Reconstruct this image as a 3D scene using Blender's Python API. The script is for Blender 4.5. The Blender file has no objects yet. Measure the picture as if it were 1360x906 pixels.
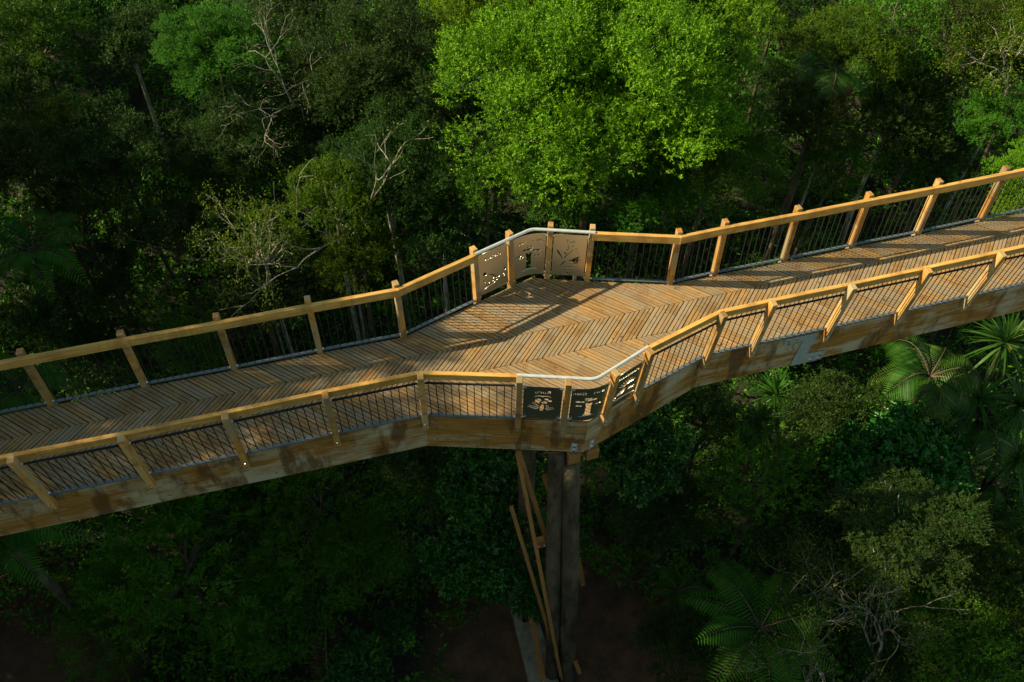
import bpy, bmesh, math, random
import numpy as np
from mathutils import Vector, Matrix
R = math.radians
S = bpy.context.scene
COL = S.collection
rng = np.random.default_rng(11)
random.seed(11)

# ------------------------------------------------------------------ camera, sky, sun, exposure
CAM_H, PITCH, ROLL, FPX = 10.811, 0.88946, 0.02802, 1152.4
cam = bpy.data.cameras.new('camera'); co = bpy.data.objects.new('camera', cam); COL.objects.link(co)
cam.sensor_width = 36; cam.lens = 36 * FPX / 1360; cam.clip_start = .1; cam.clip_end = 2000
co.matrix_world = Matrix.Translation((0, 0, CAM_H)) @ Matrix.Rotation(math.pi/2 - PITCH, 4, 'X') @ Matrix.Rotation(ROLL, 4, 'Z')
S.camera = co
SUN_EL, SUN_AZ = R(34), R(180)          # light comes from -x
w = bpy.data.worlds.new('World'); S.world = w; w.use_nodes = True
nt = w.node_tree; bg = nt.nodes['Background']; sky = nt.nodes.new('ShaderNodeTexSky')
sky.sky_type = 'NISHITA'; sky.sun_disc = False; sky.sun_elevation = SUN_EL; sky.sun_rotation = R(-90)
tn_ = nt.nodes.new('ShaderNodeMix'); tn_.data_type = 'RGBA'; tn_.blend_type = 'MULTIPLY'; tn_.inputs[0].default_value = 1; tn_.inputs[7].default_value = (1.0, 1.02, .72, 1)
nt.links.new(sky.outputs[0], tn_.inputs[6]); nt.links.new(tn_.outputs[2], bg.inputs[0]); bg.inputs[1].default_value = 0.095
sl = bpy.data.lights.new('sun', 'SUN'); sl.energy = 5.0; sl.angle = R(.5); sl.color = (1.0, .84, .52)
so = bpy.data.objects.new('sun', sl); COL.objects.link(so); so.location = (-20, 0, 30)
sd = Vector((math.cos(SUN_EL), -.02, -math.sin(SUN_EL)))
so.rotation_euler = sd.to_track_quat('-Z', 'Y').to_euler()
S.view_settings.view_transform = 'Standard'; S.view_settings.look = 'None'
S.view_settings.exposure = 0.95; S.view_settings.gamma = 1
S.cycles.max_bounces = 5; S.cycles.diffuse_bounces = 2; S.cycles.transmission_bounces = 3
S.cycles.transparent_max_bounces = 4; S.cycles.glossy_bounces = 3

def at(px, py, z):
    """ground-plan point seen at photo pixel (px, py) at height z"""
    x, y = px - 680, py - 453
    cr, sr = math.cos(ROLL), math.sin(ROLL); x, y = x*cr + y*sr, -x*sr + y*cr
    c, s = math.cos(PITCH), math.sin(PITCH)
    v = np.array([x, FPX*c - y*s, -FPX*s - y*c]); t = (z - CAM_H)/v[2]
    return v[0]*t, v[1]*t
def depth(x, y, z): return y*math.cos(PITCH) + (CAM_H - z)*math.sin(PITCH)

# ------------------------------------------------------------------ helpers
def link(o, parent=None):
    COL.objects.link(o)
    if parent is not None: o.parent = parent
    return o
def tag(o, label=None, cat=None, group=None, kind=None):
    if label: o['label'] = label
    if cat: o['category'] = cat
    if group: o['group'] = group
    if kind: o['kind'] = kind
    return o
def empty(name, loc=(0, 0, 0), rz=0):
    o = bpy.data.objects.new(name, None); COL.objects.link(o); o.location = loc; o.rotation_euler.z = rz
    o.empty_display_size = .2
    return o
def np_mesh(name, V, Fs, mat, rnd=None, uv=None, smooth=False):
    """V (n,3); Fs (m,k) one face size; rnd per face; uv (m,k,2)"""
    me = bpy.data.meshes.new(name); V = np.asarray(V, np.float32); Fs = np.asarray(Fs, np.int32)
    m, k = Fs.shape
    me.vertices.add(len(V)); me.vertices.foreach_set('co', V.ravel())
    me.loops.add(m*k); me.loops.foreach_set('vertex_index', Fs.ravel())
    me.polygons.add(m); me.polygons.foreach_set('loop_start', np.arange(0, m*k, k, dtype=np.int32))
    me.polygons.foreach_set('loop_total', np.full(m, k, np.int32))
    if smooth: me.polygons.foreach_set('use_smooth', np.ones(m, bool))
    if rnd is not None:
        a = me.attributes.new('rnd', 'FLOAT', 'FACE'); a.data.foreach_set('value', np.asarray(rnd, np.float32))
    if uv is not None:
        l = me.uv_layers.new(name='UVMap'); l.data.foreach_set('uv', np.asarray(uv, np.float32).ravel())
    me.update(calc_edges=True); me.materials.append(mat)
    return me
class MB:
    """collects quads/ngons with uv (x along grain) and a random tint"""
    def __init__(s): s.v = []; s.f = []; s.uv = []; s.r = []
    def face(s, pts, uvs, r=0.):
        n = len(s.v); s.v += [tuple(p) for p in pts]; s.f.append(list(range(n, n+len(pts)))); s.uv += list(uvs); s.r.append(r)
    def box(s, o, ax, ay, az, r=None):
        """box centred at o with half-axis vectors, grain along ax"""
        r = random.random() if r is None else r
        o, ax, ay, az = map(Vector, (o, ax, ay, az)); lx, ly, lz = ax.length, ay.length, az.length
        ou, ov = random.random()*20, random.random()*20
        for n, a, b, la, lb, off in ((az, ax, ay, lx, ly, 0), (-az, ax, -ay, lx, ly, 1), (ay, -ax, az, lx, lz, 2), (-ay, ax, az, lx, lz, 3)):
            s.face([o+n-a-b, o+n+a-b, o+n+a+b, o+n-a+b], [(ou-la, ov+off-lb), (ou+la, ov+off-lb), (ou+la, ov+off+lb), (ou-la, ov+off+lb)], r)
        for n, a, b, la, lb in ((ax, ay, az, ly, lz), (-ax, -ay, az, ly, lz)):
            s.face([o+n-a-b, o+n+a-b, o+n+a+b, o+n-a+b], [(ou+q*.15, ov+5+t) for q, t in ((-la, -lb), (la, -lb), (la, lb), (-la, lb))], r)
        return s
    def beam(s, a, b, w, h, up=(0, 0, 1), r=None):
        a, b = Vector(a), Vector(b); d = b-a; y = Vector(up).cross(d).normalized(); z = d.cross(y).normalized()
        return s.box((a+b)/2, d/2, y*w/2, z*h/2, r)
    def sweep(s, path, nrm, prof, r=None, caps=True):
        """path [(x,y)], nrm mitred plan normals, prof [(n,z)] closed counter-clockwise"""
        r = random.random() if r is None else r
        rings = [[Vector((p[0]+n[0]*q, p[1]+n[1]*q, z)) for q, z in prof] for p, n in zip(path, nrm)]
        L = [0.]
        for i in range(1, len(path)): L.append(L[-1]+math.dist(path[i-1], path[i]))
        ou, ov = random.random()*20, random.random()*20; K = len(prof)
        P = [0.]
        for j in range(K): P.append(P[-1]+math.dist(prof[j], prof[(j+1) % K]))
        for i in range(len(path)-1):
            for j in range(K):
                k = (j+1) % K
                s.face([rings[i][j], rings[i+1][j], rings[i+1][k], rings[i][k]], [(ou+L[i], ov+P[j]), (ou+L[i+1], ov+P[j]), (ou+L[i+1], ov+P[j+1]), (ou+L[i], ov+P[j+1])], r)
        if caps:
            s.face(rings[0][::-1], [(ou+q*.2, ov+3+z) for q, z in prof[::-1]], r)
            s.face(rings[-1], [(ou+q*.2, ov+3+z) for q, z in prof], r)
        return s
    def build(s, name, mat, parent=None, smooth=False, origin=None, bevel=0, recalc=True):
        me = bpy.data.meshes.new(name)
        vs = s.v if origin is None else [(a-origin[0], b-origin[1], c-origin[2]) for a, b, c in s.v]
        me.from_pydata(vs, [], s.f)
        l = me.uv_layers.new(name='UVMap'); l.data.foreach_set('uv', np.array(s.uv, np.float32).ravel())
        a = me.attributes.new('rnd', 'FLOAT', 'FACE'); a.data.foreach_set('value', np.array(s.r, np.float32))
        if recalc or bevel:
            bm = bmesh.new(); bm.from_mesh(me); bmesh.ops.remove_doubles(bm, verts=bm.verts, dist=1e-5)
            if bevel: bmesh.ops.bevel(bm, geom=[e for e in bm.edges if e.calc_face_angle(0) > .5], offset=bevel, segments=1, affect='EDGES')
            bmesh.ops.recalc_face_normals(bm, faces=bm.faces); bm.to_mesh(me); bm.free()
        if smooth: me.polygons.foreach_set('use_smooth', [True]*len(me.polygons))
        me.materials.append(mat); o = bpy.data.objects.new(name, me)
        if origin is not None: o.location = origin
        return link(o, parent)
def tube(pts, rad, sides=7, cap=True):
    """returns (V, quads) for a tapered tube"""
    pts = np.asarray(pts, float); n = len(pts); rad = np.broadcast_to(np.asarray(rad, float), (n,))
    T = np.gradient(pts, axis=0); T /= np.linalg.norm(T, axis=1, keepdims=True)+1e-9
    ref = np.array([0, 0, 1.]) if abs(T[:, 2]).mean() < .8 else np.array([1., 0, 0])
    U = np.cross(T, ref); U /= np.linalg.norm(U, axis=1, keepdims=True)+1e-9; W = np.cross(T, U)
    a = np.linspace(0, 2*np.pi, sides, endpoint=False)
    V = (pts[:, None] + rad[:, None, None]*(np.cos(a)[None, :, None]*U[:, None] + np.sin(a)[None, :, None]*W[:, None])).reshape(-1, 3)
    i = np.arange(n-1)[:, None]*sides; j = np.arange(sides)[None]; k = (j+1) % sides
    Q = np.stack([i+j, i+k, i+sides+k, i+sides+j], -1).reshape(-1, 4)
    return V, Q
def merge(parts):
    Vs, Qs, o = [], [], 0
    for V, Q in parts: Vs.append(V); Qs.append(Q+o); o += len(V)
    return np.concatenate(Vs), np.concatenate(Qs)
def tube_obj(name, parts, mat, parent=None, loc=None):
    V, Q = merge(parts); o = bpy.data.objects.new(name, np_mesh(name, V, Q, mat, smooth=True))
    if loc is not None: o.location = loc
    return link(o, parent)
def disc_mesh(name, r, h, mat, seg=8):
    bm = bmesh.new(); bmesh.ops.create_cone(bm, cap_ends=True, segments=seg, radius1=r, radius2=r*.8, depth=h)
    bmesh.ops.translate(bm, verts=bm.verts, vec=(0, 0, h/2)); me = bpy.data.meshes.new(name); bm.to_mesh(me); bm.free(); me.materials.append(mat); return me

# ------------------------------------------------------------------ materials
class NT:
    def __init__(s, name):
        s.m = bpy.data.materials.new(name); s.m.use_nodes = True; s.t = s.m.node_tree; s.t.nodes.clear()
        s.out = s.n('ShaderNodeOutputMaterial')
    def n(s, typ, **kw):
        x = s.t.nodes.new(typ)
        for k, v in kw.items():
            if k.startswith('i_'): x.inputs[k[2:].replace('_', ' ')].default_value = v
            else: setattr(x, k, v)
        return x
    def l(s, a, b): s.t.links.new(a, b)
    def math(s, op, a, b=None, c=None):
        x = s.n('ShaderNodeMath', operation=op)
        for i, v in enumerate((a, b, c)):
            if v is None: continue
            if isinstance(v, (int, float)): x.inputs[i].default_value = v
            else: s.l(v, x.inputs[i])
        return x.outputs[0]
    def ramp(s, fac, stops):
        x = s.n('ShaderNodeValToRGB'); cr = x.color_ramp
        while len(cr.elements) < len(stops): cr.elements.new(.5)
        for e, (p, c) in zip(cr.elements, stops): e.position = p; e.color = (*c, 1)
        s.l(fac, x.inputs[0]); return x.outputs[0]
    def mix(s, fac, a, b, mode='MIX'):
        x = s.n('ShaderNodeMix', data_type='RGBA', blend_type=mode)
        for i, v in ((0, fac), (6, a), (7, b)):
            if isinstance(v, (int, float)): x.inputs[i].default_value = v
            elif isinstance(v, tuple): x.inputs[i].default_value = (*v, 1)
            else: s.l(v, x.inputs[i])
        return x.outputs[2]
    def noise(s, vec, scale, detail=4, rough=.6):
        x = s.n('ShaderNodeTexNoise'); x.inputs['Scale'].default_value = scale; x.inputs['Detail'].default_value = detail; x.inputs['Roughness'].default_value = rough
        s.l(vec, x.inputs['Vector']); return x.outputs['Fac']
def wood(name, c_lo, c_hi, grey=None, grey_amt=0., rough=.7, gscale=1., tint=.3, bump=.35, stain=None, knots=True, stain_amt=.8):
    N = NT(name); uv = N.n('ShaderNodeUVMap', uv_map='UVMap'); at_ = N.n('ShaderNodeAttribute', attribute_name='rnd')
    oi = N.n('ShaderNodeObjectInfo'); sep = N.n('ShaderNodeSeparateXYZ'); N.l(uv.outputs[0], sep.inputs[0])
    rz = N.math('MULTIPLY_ADD', at_.outputs['Fac'], 37., N.math('MULTIPLY', oi.outputs['Random'], 53.))
    def vec(sx, sy):
        c = N.n('ShaderNodeCombineXYZ'); N.l(N.math('MULTIPLY', sep.outputs[0], sx), c.inputs[0]); N.l(N.math('MULTIPLY', sep.outputs[1], sy), c.inputs[1]); N.l(rz, c.inputs[2]); return c.outputs[0]
    g1 = N.noise(vec(1.3*gscale, 22*gscale), 1.5, 5, .65); g2 = N.noise(vec(4, 90), 1.6, 3, .7)
    f = N.math('ADD', N.math('MULTIPLY', g1, .7), N.math('MULTIPLY', g2, .3))
    colr = N.ramp(f, [(.30, c_lo), (.62, c_hi), (.8, tuple(min(1, x*1.15) for x in c_hi))])
    if grey:
        big = N.noise(vec(1.1, 2.6), 1.0, 5, .62)
        fac = N.ramp(N.math('ADD', big, N.math('MULTIPLY', g1, .25)), [(.62-.3*grey_amt, (0, 0, 0)), (.80-.3*grey_amt, (1, 1, 1))])
        colr = N.mix(fac, colr, N.mix(g2, tuple(x*.75 for x in grey), grey))
    if stain:
        st = N.noise(vec(1.9, .55), 1.3, 6, .7)
        colr = N.mix(N.ramp(st, [(.50, (0, 0, 0)), (.60, (stain_amt,)*3)]), colr, stain)
    if knots:
        vo = N.n('ShaderNodeTexVoronoi', feature='F1'); N.l(vec(1.6, 5.), vo.inputs['Vector']); vo.inputs['Scale'].default_value = 1.
        colr = N.mix(N.ramp(vo.outputs['Distance'], [(.05, (.75, .75, .75)), (.11, (0, 0, 0))]), colr, tuple(x*.28 for x in c_hi))
    tn = N.math('MULTIPLY_ADD', N.math('FRACT', N.math('MULTIPLY', N.math('ADD', at_.outputs['Fac'], oi.outputs['Random']), 7.13)), tint, 1-tint*.55)
    hs = N.n('ShaderNodeHueSaturation'); N.l(colr, hs.inputs['Color']); N.l(tn, hs.inputs['Value'])
    b = N.n('ShaderNodeBsdfPrincipled'); N.l(hs.outputs[0], b.inputs['Base Color']); b.inputs['Roughness'].default_value = rough; b.inputs['Specular IOR Level'].default_value = .25
    bp = N.n('ShaderNodeBump'); bp.inputs['Strength'].default_value = bump; bp.inputs['Distance'].default_value = .004; N.l(f, bp.inputs['Height']); N.l(bp.outputs[0], b.inputs['Normal'])
    N.l(b.outputs[0], N.out.inputs[0]); return N.m
def metal(name, col, rough=.35, metallic=1., brushed=False, spot=None):
    N = NT(name); b = N.n('ShaderNodeBsdfPrincipled'); b.inputs['Metallic'].default_value = metallic
    tc = N.n('ShaderNodeTexCoord'); mp = N.n('ShaderNodeMapping'); N.l(tc.outputs['Object'], mp.inputs[0])
    mp.inputs['Scale'].default_value = (2, 2, 160) if brushed else (9, 9, 9)
    f = N.noise(mp.outputs[0], 1.5, 4, .6)
    N.l(N.mix(f, tuple(x*.72 for x in col), tuple(min(1, x*1.15) for x in col)), b.inputs['Base Color'])
    N.l(N.math('MULTIPLY_ADD', f, .25, rough-.1), b.inputs['Roughness'])
    N.l(b.outputs[0], N.out.inputs[0]); return N.m
def leafm(name, lo, hi, accent=None, rough=.55, trans=.35, spec=.16, acc=.02):
    N = NT(name); a = N.n('ShaderNodeAttribute', attribute_name='rnd'); oi = N.n('ShaderNodeObjectInfo')
    tc = N.n('ShaderNodeTexCoord'); big = N.noise(tc.outputs['Object'], 1.1, 3, .6)
    f = N.math('ADD', N.math('MULTIPLY', a.outputs['Fac'], .55), N.math('MULTIPLY', N.math('SUBTRACT', big, .25), .8))
    c = N.ramp(f, [(.15, lo), (.9, hi)])
    if accent: c = N.mix(N.ramp(a.outputs['Fac'], [(1-acc-.001, (0, 0, 0)), (1-acc, (1, 1, 1))]), c, accent)
    hs = N.n('ShaderNodeHueSaturation'); N.l(c, hs.inputs['Color'])
    N.l(N.math('MULTIPLY_ADD', oi.outputs['Random'], .3, .85), hs.inputs['Value']); N.l(N.math('MULTIPLY_ADD', oi.outputs['Random'], .03, .485), hs.inputs['Hue'])
    b = N.n('ShaderNodeBsdfPrincipled'); N.l(hs.outputs[0], b.inputs['Base Color']); b.inputs['Roughness'].default_value = rough; b.inputs['Specular IOR Level'].default_value = spec
    t = N.n('ShaderNodeBsdfTranslucent'); N.l(N.mix(1., hs.outputs[0], (.95, 1.1, .35), 'MULTIPLY'), t.inputs[0])
    mx = N.n('ShaderNodeMixShader'); mx.inputs[0].default_value = trans; N.l(b.outputs[0], mx.inputs[1]); N.l(t.outputs[0], mx.inputs[2])
    N.l(mx.outputs[0], N.out.inputs[0]); return N.m
def barkm(name, lo, hi, scale=6, moss=None):
    N = NT(name); tc = N.n('ShaderNodeTexCoord'); mp = N.n('ShaderNodeMapping'); N.l(tc.outputs['Object'], mp.inputs[0]); mp.inputs['Scale'].default_value = (scale, scale, scale*.35)
    f = N.noise(mp.outputs[0], 1., 6, .7); c = N.ramp(f, [(.35, lo), (.62, hi)])
    if moss: c = N.mix(N.ramp(N.noise(tc.outputs['Object'], 1.7, 4, .6), [(.5, (0, 0, 0)), (.6, (1, 1, 1))]), c, moss)
    b = N.n('ShaderNodeBsdfPrincipled'); N.l(c, b.inputs['Base Color']); b.inputs['Roughness'].default_value = .85; b.inputs['Specular IOR Level'].default_value = .2
    bp = N.n('ShaderNodeBump'); bp.inputs['Strength'].default_value = .6; bp.inputs['Distance'].default_value = .02; N.l(f, bp.inputs['Height']); N.l(bp.outputs[0], b.inputs['Normal'])
    N.l(b.outputs[0], N.out.inputs[0]); return N.m

M_deck = wood('weathered_decking', (.13, .070, .024), (.42, .25, .095), grey=(.29, .225, .145), grey_amt=.34, rough=.8, tint=.20, stain=(.16, .085, .032), stain_amt=.5)
M_deck_base = wood('decking_core', (.07, .026, .010), (.15, .055, .018), rough=.85, tint=.2, knots=False)
M_post = wood('post_timber', (.22, .090, .020), (.60, .31, .072), grey=(.33, .26, .15), grey_amt=.24, tint=.55, stain=(.20, .085, .022), stain_amt=.75, bump=.8)
M_rail = wood('handrail_timber', (.29, .135, .030), (.68, .40, .11), tint=.35, stain=(.30, .14, .035), stain_amt=.55, bump=.7, rough=.6)
M_beam = wood('glulam_timber', (.125, .052, .010), (.37, .18, .040), grey=(.44, .37, .25), grey_amt=.13, stain=(.085, .038, .010), rough=.65, gscale=.8, tint=.2)
M_brace = wood('brace_timber', (.15, .06, .018), (.34, .16, .05), tint=.3)
M_pile = barkm('pile_timber', (.010, .008, .005), (.10, .078, .048), 3.)
M_galv = metal('galvanised_steel', (.42, .46, .47), .5, .4)
M_bolt = metal('bolt_steel', (.80, .82, .84), .3)
M_black = metal('black_steel', (.018, .020, .024), .45, .2)
M_bar = metal('blue_grey_steel', (.10, .125, .15), .5, .2)
M_tube = metal('stainless_tube', (.80, .80, .78), .38, .55)
M_plate = metal('brushed_steel_plate', (.74, .70, .60), .36, 1., True)
M_white = metal('white_plastic_tag', (.5, .5, .48), .6, 0.)

# ------------------------------------------------------------------ terrain
def sstep(t): t = np.clip(t, 0, 1); return t*t*(3-2*t)
DIRT = (1.9, 6.3)
def terr(x, y):
    x = np.asarray(x, float); y = np.asarray(y, float)
    z = -9.2 + 7.6*sstep((y-10)/26) + 3*sstep((y-36)/60) + 1.6*sstep((-x-5)/14) + 1.5*sstep((x-7)/16)*sstep((y-4)/10)
    rough = .28*np.sin(x*1.13+.7*y)*np.cos(.83*y-.4*x) + .12*np.sin(2.9*x+1.3)*np.sin(2.3*y)
    flat = np.exp(-(((x-1.3)/3.6)**2+((y-7.)/3.)**2)**2)
    return z + rough*(1-flat*.85)
N = NT('forest_floor'); tc = N.n('ShaderNodeTexCoord')
f = N.noise(tc.outputs['Object'], 2.2, 8, .7); f2 = N.noise(tc.outputs['Object'], 16, 4, .7); f3 = N.noise(tc.outputs['Object'], .45, 3, .5)
c = N.ramp(f, [(.3, (.035, .017, .008)), (.7, (.13, .060, .025))]); c = N.mix(N.ramp(f2, [(.58, (0, 0, 0)), (.72, (.7, .7, .7))]), c, (.12, .08, .05))
geo = N.n('ShaderNodeNewGeometry')
def patch(cx, cy, r):
    v = N.n('ShaderNodeVectorMath', operation='DISTANCE'); mp = N.n('ShaderNodeMapping'); N.l(geo.outputs['Position'], mp.inputs[0]); mp.inputs['Scale'].default_value = (1, 1, 0); N.l(mp.outputs[0], v.inputs[0]); v.inputs[1].default_value = (cx, cy, 0)
    return N.math('ADD', v.outputs['Value'], N.math('MULTIPLY', f, 1.2)), r
d1, _ = patch(1.6, 6.8, 0); d2, _ = patch(-10.5, 6.2, 0)
dm = N.math('MINIMUM', d1, N.math('ADD', d2, 1.0))
soil = N.ramp(N.math('DIVIDE', dm, 6.), [(.60, (0, 0, 0)), (.72, (1, 1, 1))])
hum = N.ramp(f, [(.35, (.010, .010, .005)), (.6, (.020, .019, .009)), (.74, (.038, .034, .020))])
c = N.mix(soil, c, hum)
b = N.n('ShaderNodeBsdfPrincipled'); N.l(c, b.inputs['Base Color']); b.inputs['Roughness'].default_value = .95
bp = N.n('ShaderNodeBump'); bp.inputs['Distance'].default_value = .05; N.l(f, bp.inputs['Height']); N.l(bp.outputs[0], b.inputs['Normal']); N.l(b.outputs[0], N.out.inputs[0])
gx = np.concatenate([np.linspace(-700, -41, 14), np.linspace(-40, 40, 161), np.linspace(41, 700, 14)])
gy = np.concatenate([np.linspace(-700, -31, 14), np.linspace(-30, 50, 161), np.linspace(51, 900, 16)])
GX, GY = np.meshgrid(gx, gy, indexing='ij'); V = np.stack([GX, GY, terr(GX, GY)], -1).reshape(-1, 3)
i, j = np.meshgrid(np.arange(len(gx)-1), np.arange(len(gy)-1), indexing='ij'); n_ = len(gy)
Q = np.stack([i*n_+j, (i+1)*n_+j, (i+1)*n_+j+1, i*n_+j+1], -1).reshape(-1, 4)
g = link(bpy.data.objects.new('ground', np_mesh('ground', V, Q, N.m, smooth=True))); tag(g, kind='structure')

# ------------------------------------------------------------------ walkway plan
FARP = [(-6.885, 7.33), (-5.596, 7.717), (-4.305, 8.084), (-3.036, 8.466), (-1.752, 8.838), (-0.6, 9.63), (-0.045, 10.011), (0.571, 10.209), (1.248, 10.178), (2.655, 10.146), (3.448, 10.406), (4.702, 10.778), (5.976, 11.174), (7.262, 11.562), (8.549, 11.971)]
NEARP = [(-6.378, 5.742), (-5.088, 6.106), (-3.818, 6.49), (-2.542, 6.881), (-1.268, 7.247), (0.123, 7.241), (0.804, 7.219), (1.417, 7.381), (1.935, 7.786), (3.088, 8.533), (3.878, 8.786), (5.161, 9.175), (6.423, 9.564), (7.71, 9.971)]
def ext(P, nl, nr):
    dl = np.subtract(P[0], P[1]); dr = np.subtract(P[-1], P[-2])
    return [tuple(np.add(P[0], dl*k)) for k in range(nl, 0, -1)] + P + [tuple(np.add(P[-1], dr*k)) for k in range(1, nr+1)]
NL = 5
FARP = ext(FARP, NL, 5); NEARP = ext(NEARP, NL, 6)
CORF, CORN = (.263, 10.22), (1.194, 7.207)
FPATH = FARP[:NL+7] + [CORF] + FARP[NL+7:]       # plan polyline through posts and corner
NPATH = NEARP[:NL+7] + [CORN] + NEARP[NL+7:]
LEAN, DP, WP, ZCAP, ZLOW = .0707, .12, .09, 1.15, -.27
def miter(path, sgn):
    P = np.array(path); out = []
    for i in range(len(P)):
        a = P[i]-P[i-1] if i else P[1]-P[0]; b = P[i+1]-P[i] if i < len(P)-1 else P[-1]-P[-2]
        a = a/np.linalg.norm(a); b = b/np.linalg.norm(b); na = np.array([-a[1], a[0]])*sgn; nb = np.array([-b[1], b[0]])*sgn
        m = na+nb; m /= np.linalg.norm(m); out.append(m/max(.5, m@na))
    return out
FN, NN = miter(FPATH, 1), miter(NPATH, -1)
BOLT = disc_mesh('bolt', .017, .02, M_bolt); BOLT_BIG = disc_mesh('bolt', .028, .022, M_bolt)
def bolt(parent, p, nrm, me=None):
    o = bpy.data.objects.new('bolt', me or BOLT); link(o, parent); o.location = p
    o.rotation_euler = Vector(nrm).to_track_quat('Z', 'Y').to_euler(); return o

walk = empty('elevated_walkway', (0, 0, 0)); tag(walk, 'timber walkway deck of chevron boards on deep brown beams and tall round piles', 'walkway')

# decking: three bands of boards at 45 degrees, cut to the deck outline
AX = np.array([math.cos(R(16.75)), math.sin(R(16.75))]); AN = np.array([-AX[1], AX[0]]); O0 = np.array(NEARP[NL])
def clip(poly, nrm, d):
    """keep points with p.nrm <= d"""
    out = []
    for i in range(len(poly)):
        a, b = poly[i-1], poly[i]; da, db = a@nrm-d, b@nrm-d
        if (da < 0) != (db < 0): out.append(a+(b-a)*(da/(da-db)))
        if db <= 0: out.append(b)
    return out
edgeF = [np.array(p)-np.array(n)*(DP/2-.005) for p, n in zip(FPATH, FN)]; edgeN = [np.array(p)-np.array(n)*(DP/2-.005) for p, n in zip(NPATH, NN)]
OUT = edgeN + edgeF[::-1]
mb = MB(); mbase = MB()
def slab(m, poly, z0, z1, d, r):
    if len(poly) < 3: return
    c = sum(poly)/len(poly); e = np.array([-d[1], d[0]])
    uvp = [((p@d), (p@e)) for p in poly]
    area = .5*sum(poly[i-1][0]*poly[i][1]-poly[i][0]*poly[i-1][1] for i in range(len(poly)))
    if abs(area) < 2e-4: return
    if area < 0: poly = poly[::-1]; uvp = uvp[::-1]
    m.face([(p[0], p[1], z1) for p in poly], uvp, r)
    for i in range(len(poly)):
        a, b = poly[i-1], poly[i]
        m.face([(a[0], a[1], z0), (b[0], b[1], z0), (b[0], b[1], z1), (a[0], a[1], z1)], [(uvp[i-1][0], uvp[i-1][1]), uvp[i], (uvp[i][0], uvp[i][1]+.03), (uvp[i-1][0], uvp[i-1][1]+.03)], r)
BW = .186
bands = [(-3., .605, -45), (.605, 1.15, 45), (1.15, 5., -45)]
for k, (lo, hi, ang) in enumerate(bands):
    bp_ = clip(clip(OUT, AN, O0@AN+hi-.003), -AN, -(O0@AN+lo+.003))
    d = math.cos(R(ang))*AX + math.sin(R(ang))*AN; e = np.array([-d[1], d[0]])
    # phase so the tips meet at the seams
    ph = (O0+AN*(1.15 if k else .605))@e
    if k == 1: ph = (O0+AN*1.15)@e
    if k == 0: ph = ((O0+AN*.605)-AX*.545)@e
    vals = [p@e for p in bp_]
    for q in range(int((min(vals)-ph)/BW)-1, int((max(vals)-ph)/BW)+2):
        a = ph+q*BW; rr = random.random(); dz = random.uniform(-.003, .003)
        base = clip(clip(bp_, e, a+BW-.008), -e, -(a+.008)); slab(mbase, base, -.038, -.010+dz, d, rr)
        nr = 3; sw = (BW-.016)/nr
        for t in range(nr):
            s0 = a+.008+t*sw
            slab(mb, clip(clip(bp_, e, s0+sw-(.012 if t < nr-1 else 0)), -e, -s0), -.013+dz, 0.0+dz, d, rr)
deck = mb.build('decking', M_deck, walk, recalc=False); mbase.build('board_core', M_deck_base, deck, recalc=False)

# side beams (outer face flush with the post's inner face)
BZ = -.88
prof_b = [(-DP/2-.09, BZ), (-DP/2-.001, BZ), (-DP/2-.001, -.040), (-DP/2-.09, -.040)]
def rng_idx(path, p): return min(range(len(path)), key=lambda i: math.dist(path[i], p))
def sub(path, nr, i0, i1): return path[i0:i1+1], nr[i0:i1+1]
iN4, iNc, iN9 = NL+4, NL+7, NL+10; iF4, iFc, iF9 = NL+4, NL+7, NL+10
jn = (5.161-.10, 9.175-.03)                      # beam joint at the steel plate
for path, nr, cuts in ((NPATH, NN, (0, iN4, iNc, iN9, len(NPATH)-1)), (FPATH, FN, (0, iF4, iFc, iF9, len(FPATH)-1))):
    for a, b in zip(cuts[:-1], cuts[1:]):
        P_, N_ = sub(path, nr, a, b)
        # straight ends only (beams are straight between bends)
        o = MB().sweep([P_[0], P_[-1]], [N_[0], N_[-1]], prof_b).build('side_beam', M_beam, walk)
        if path is NPATH:
            A, B = np.array(P_[0]), np.array(P_[-1]); t = (B-A)/np.linalg.norm(B-A); n = np.array([t[1], -t[0]]); L = np.linalg.norm(B-A)
            sN = .35
            while sN < L-.1:
                for zz in ((-.72,) if sN % 1.0 > .3 else (-.70,)):
                    p = A+t*sN-n*(DP/2-.001); bolt(o, (p[0], p[1], zz), (n[0], n[1], 0))
                sN += .78
            if abs(A[0]-NPATH[iN4][0]) < .01:
                for zz in (-.16, -.32, -.48, -.64): p = A+t*.16-n*(DP/2-.001); bolt(o, (p[0], p[1], zz), (n[0], n[1], 0))
# steel joint plate on the near right beam
A = np.array(NEARP[NL+10]); B = np.array(NEARP[NL+11]); t = (B-A)/np.linalg.norm(B-A); n = np.array([t[1], -t[0]])
def onbeam(s, z, o=0.012): p = A+t*s-n*(DP/2-o); return (p[0], p[1], z)
outl = [(.62, -.075), (1.22, -.075), (1.17, -.62), (1.56, -.66), (1.50, -.885), (.93, -.885), (.98, -.22), (.62, -.24)]
mp_ = MB(); r0 = [onbeam(s_, z_) for s_, z_ in outl]; r1 = [onbeam(s_, z_, .002) for s_, z_ in outl]
mp_.face(r0, outl)
for i in range(len(outl)): mp_.face([r1[i-1], r1[i], r0[i], r0[i-1]], [(0, 0), (1, 0), (1, .1), (0, .1)])
pl = mp_.build('joint_plate', M_galv, walk)
for s_, z_ in ((.68, -.12), (.70, -.19), (.82, -.12), (.85, -.19), (1.30, -.72), (1.29, -.82), (1.45, -.73), (1.43, -.83)): bolt(pl, onbeam(s_, z_), (n[0], n[1], 0), BOLT_BIG)

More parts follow.
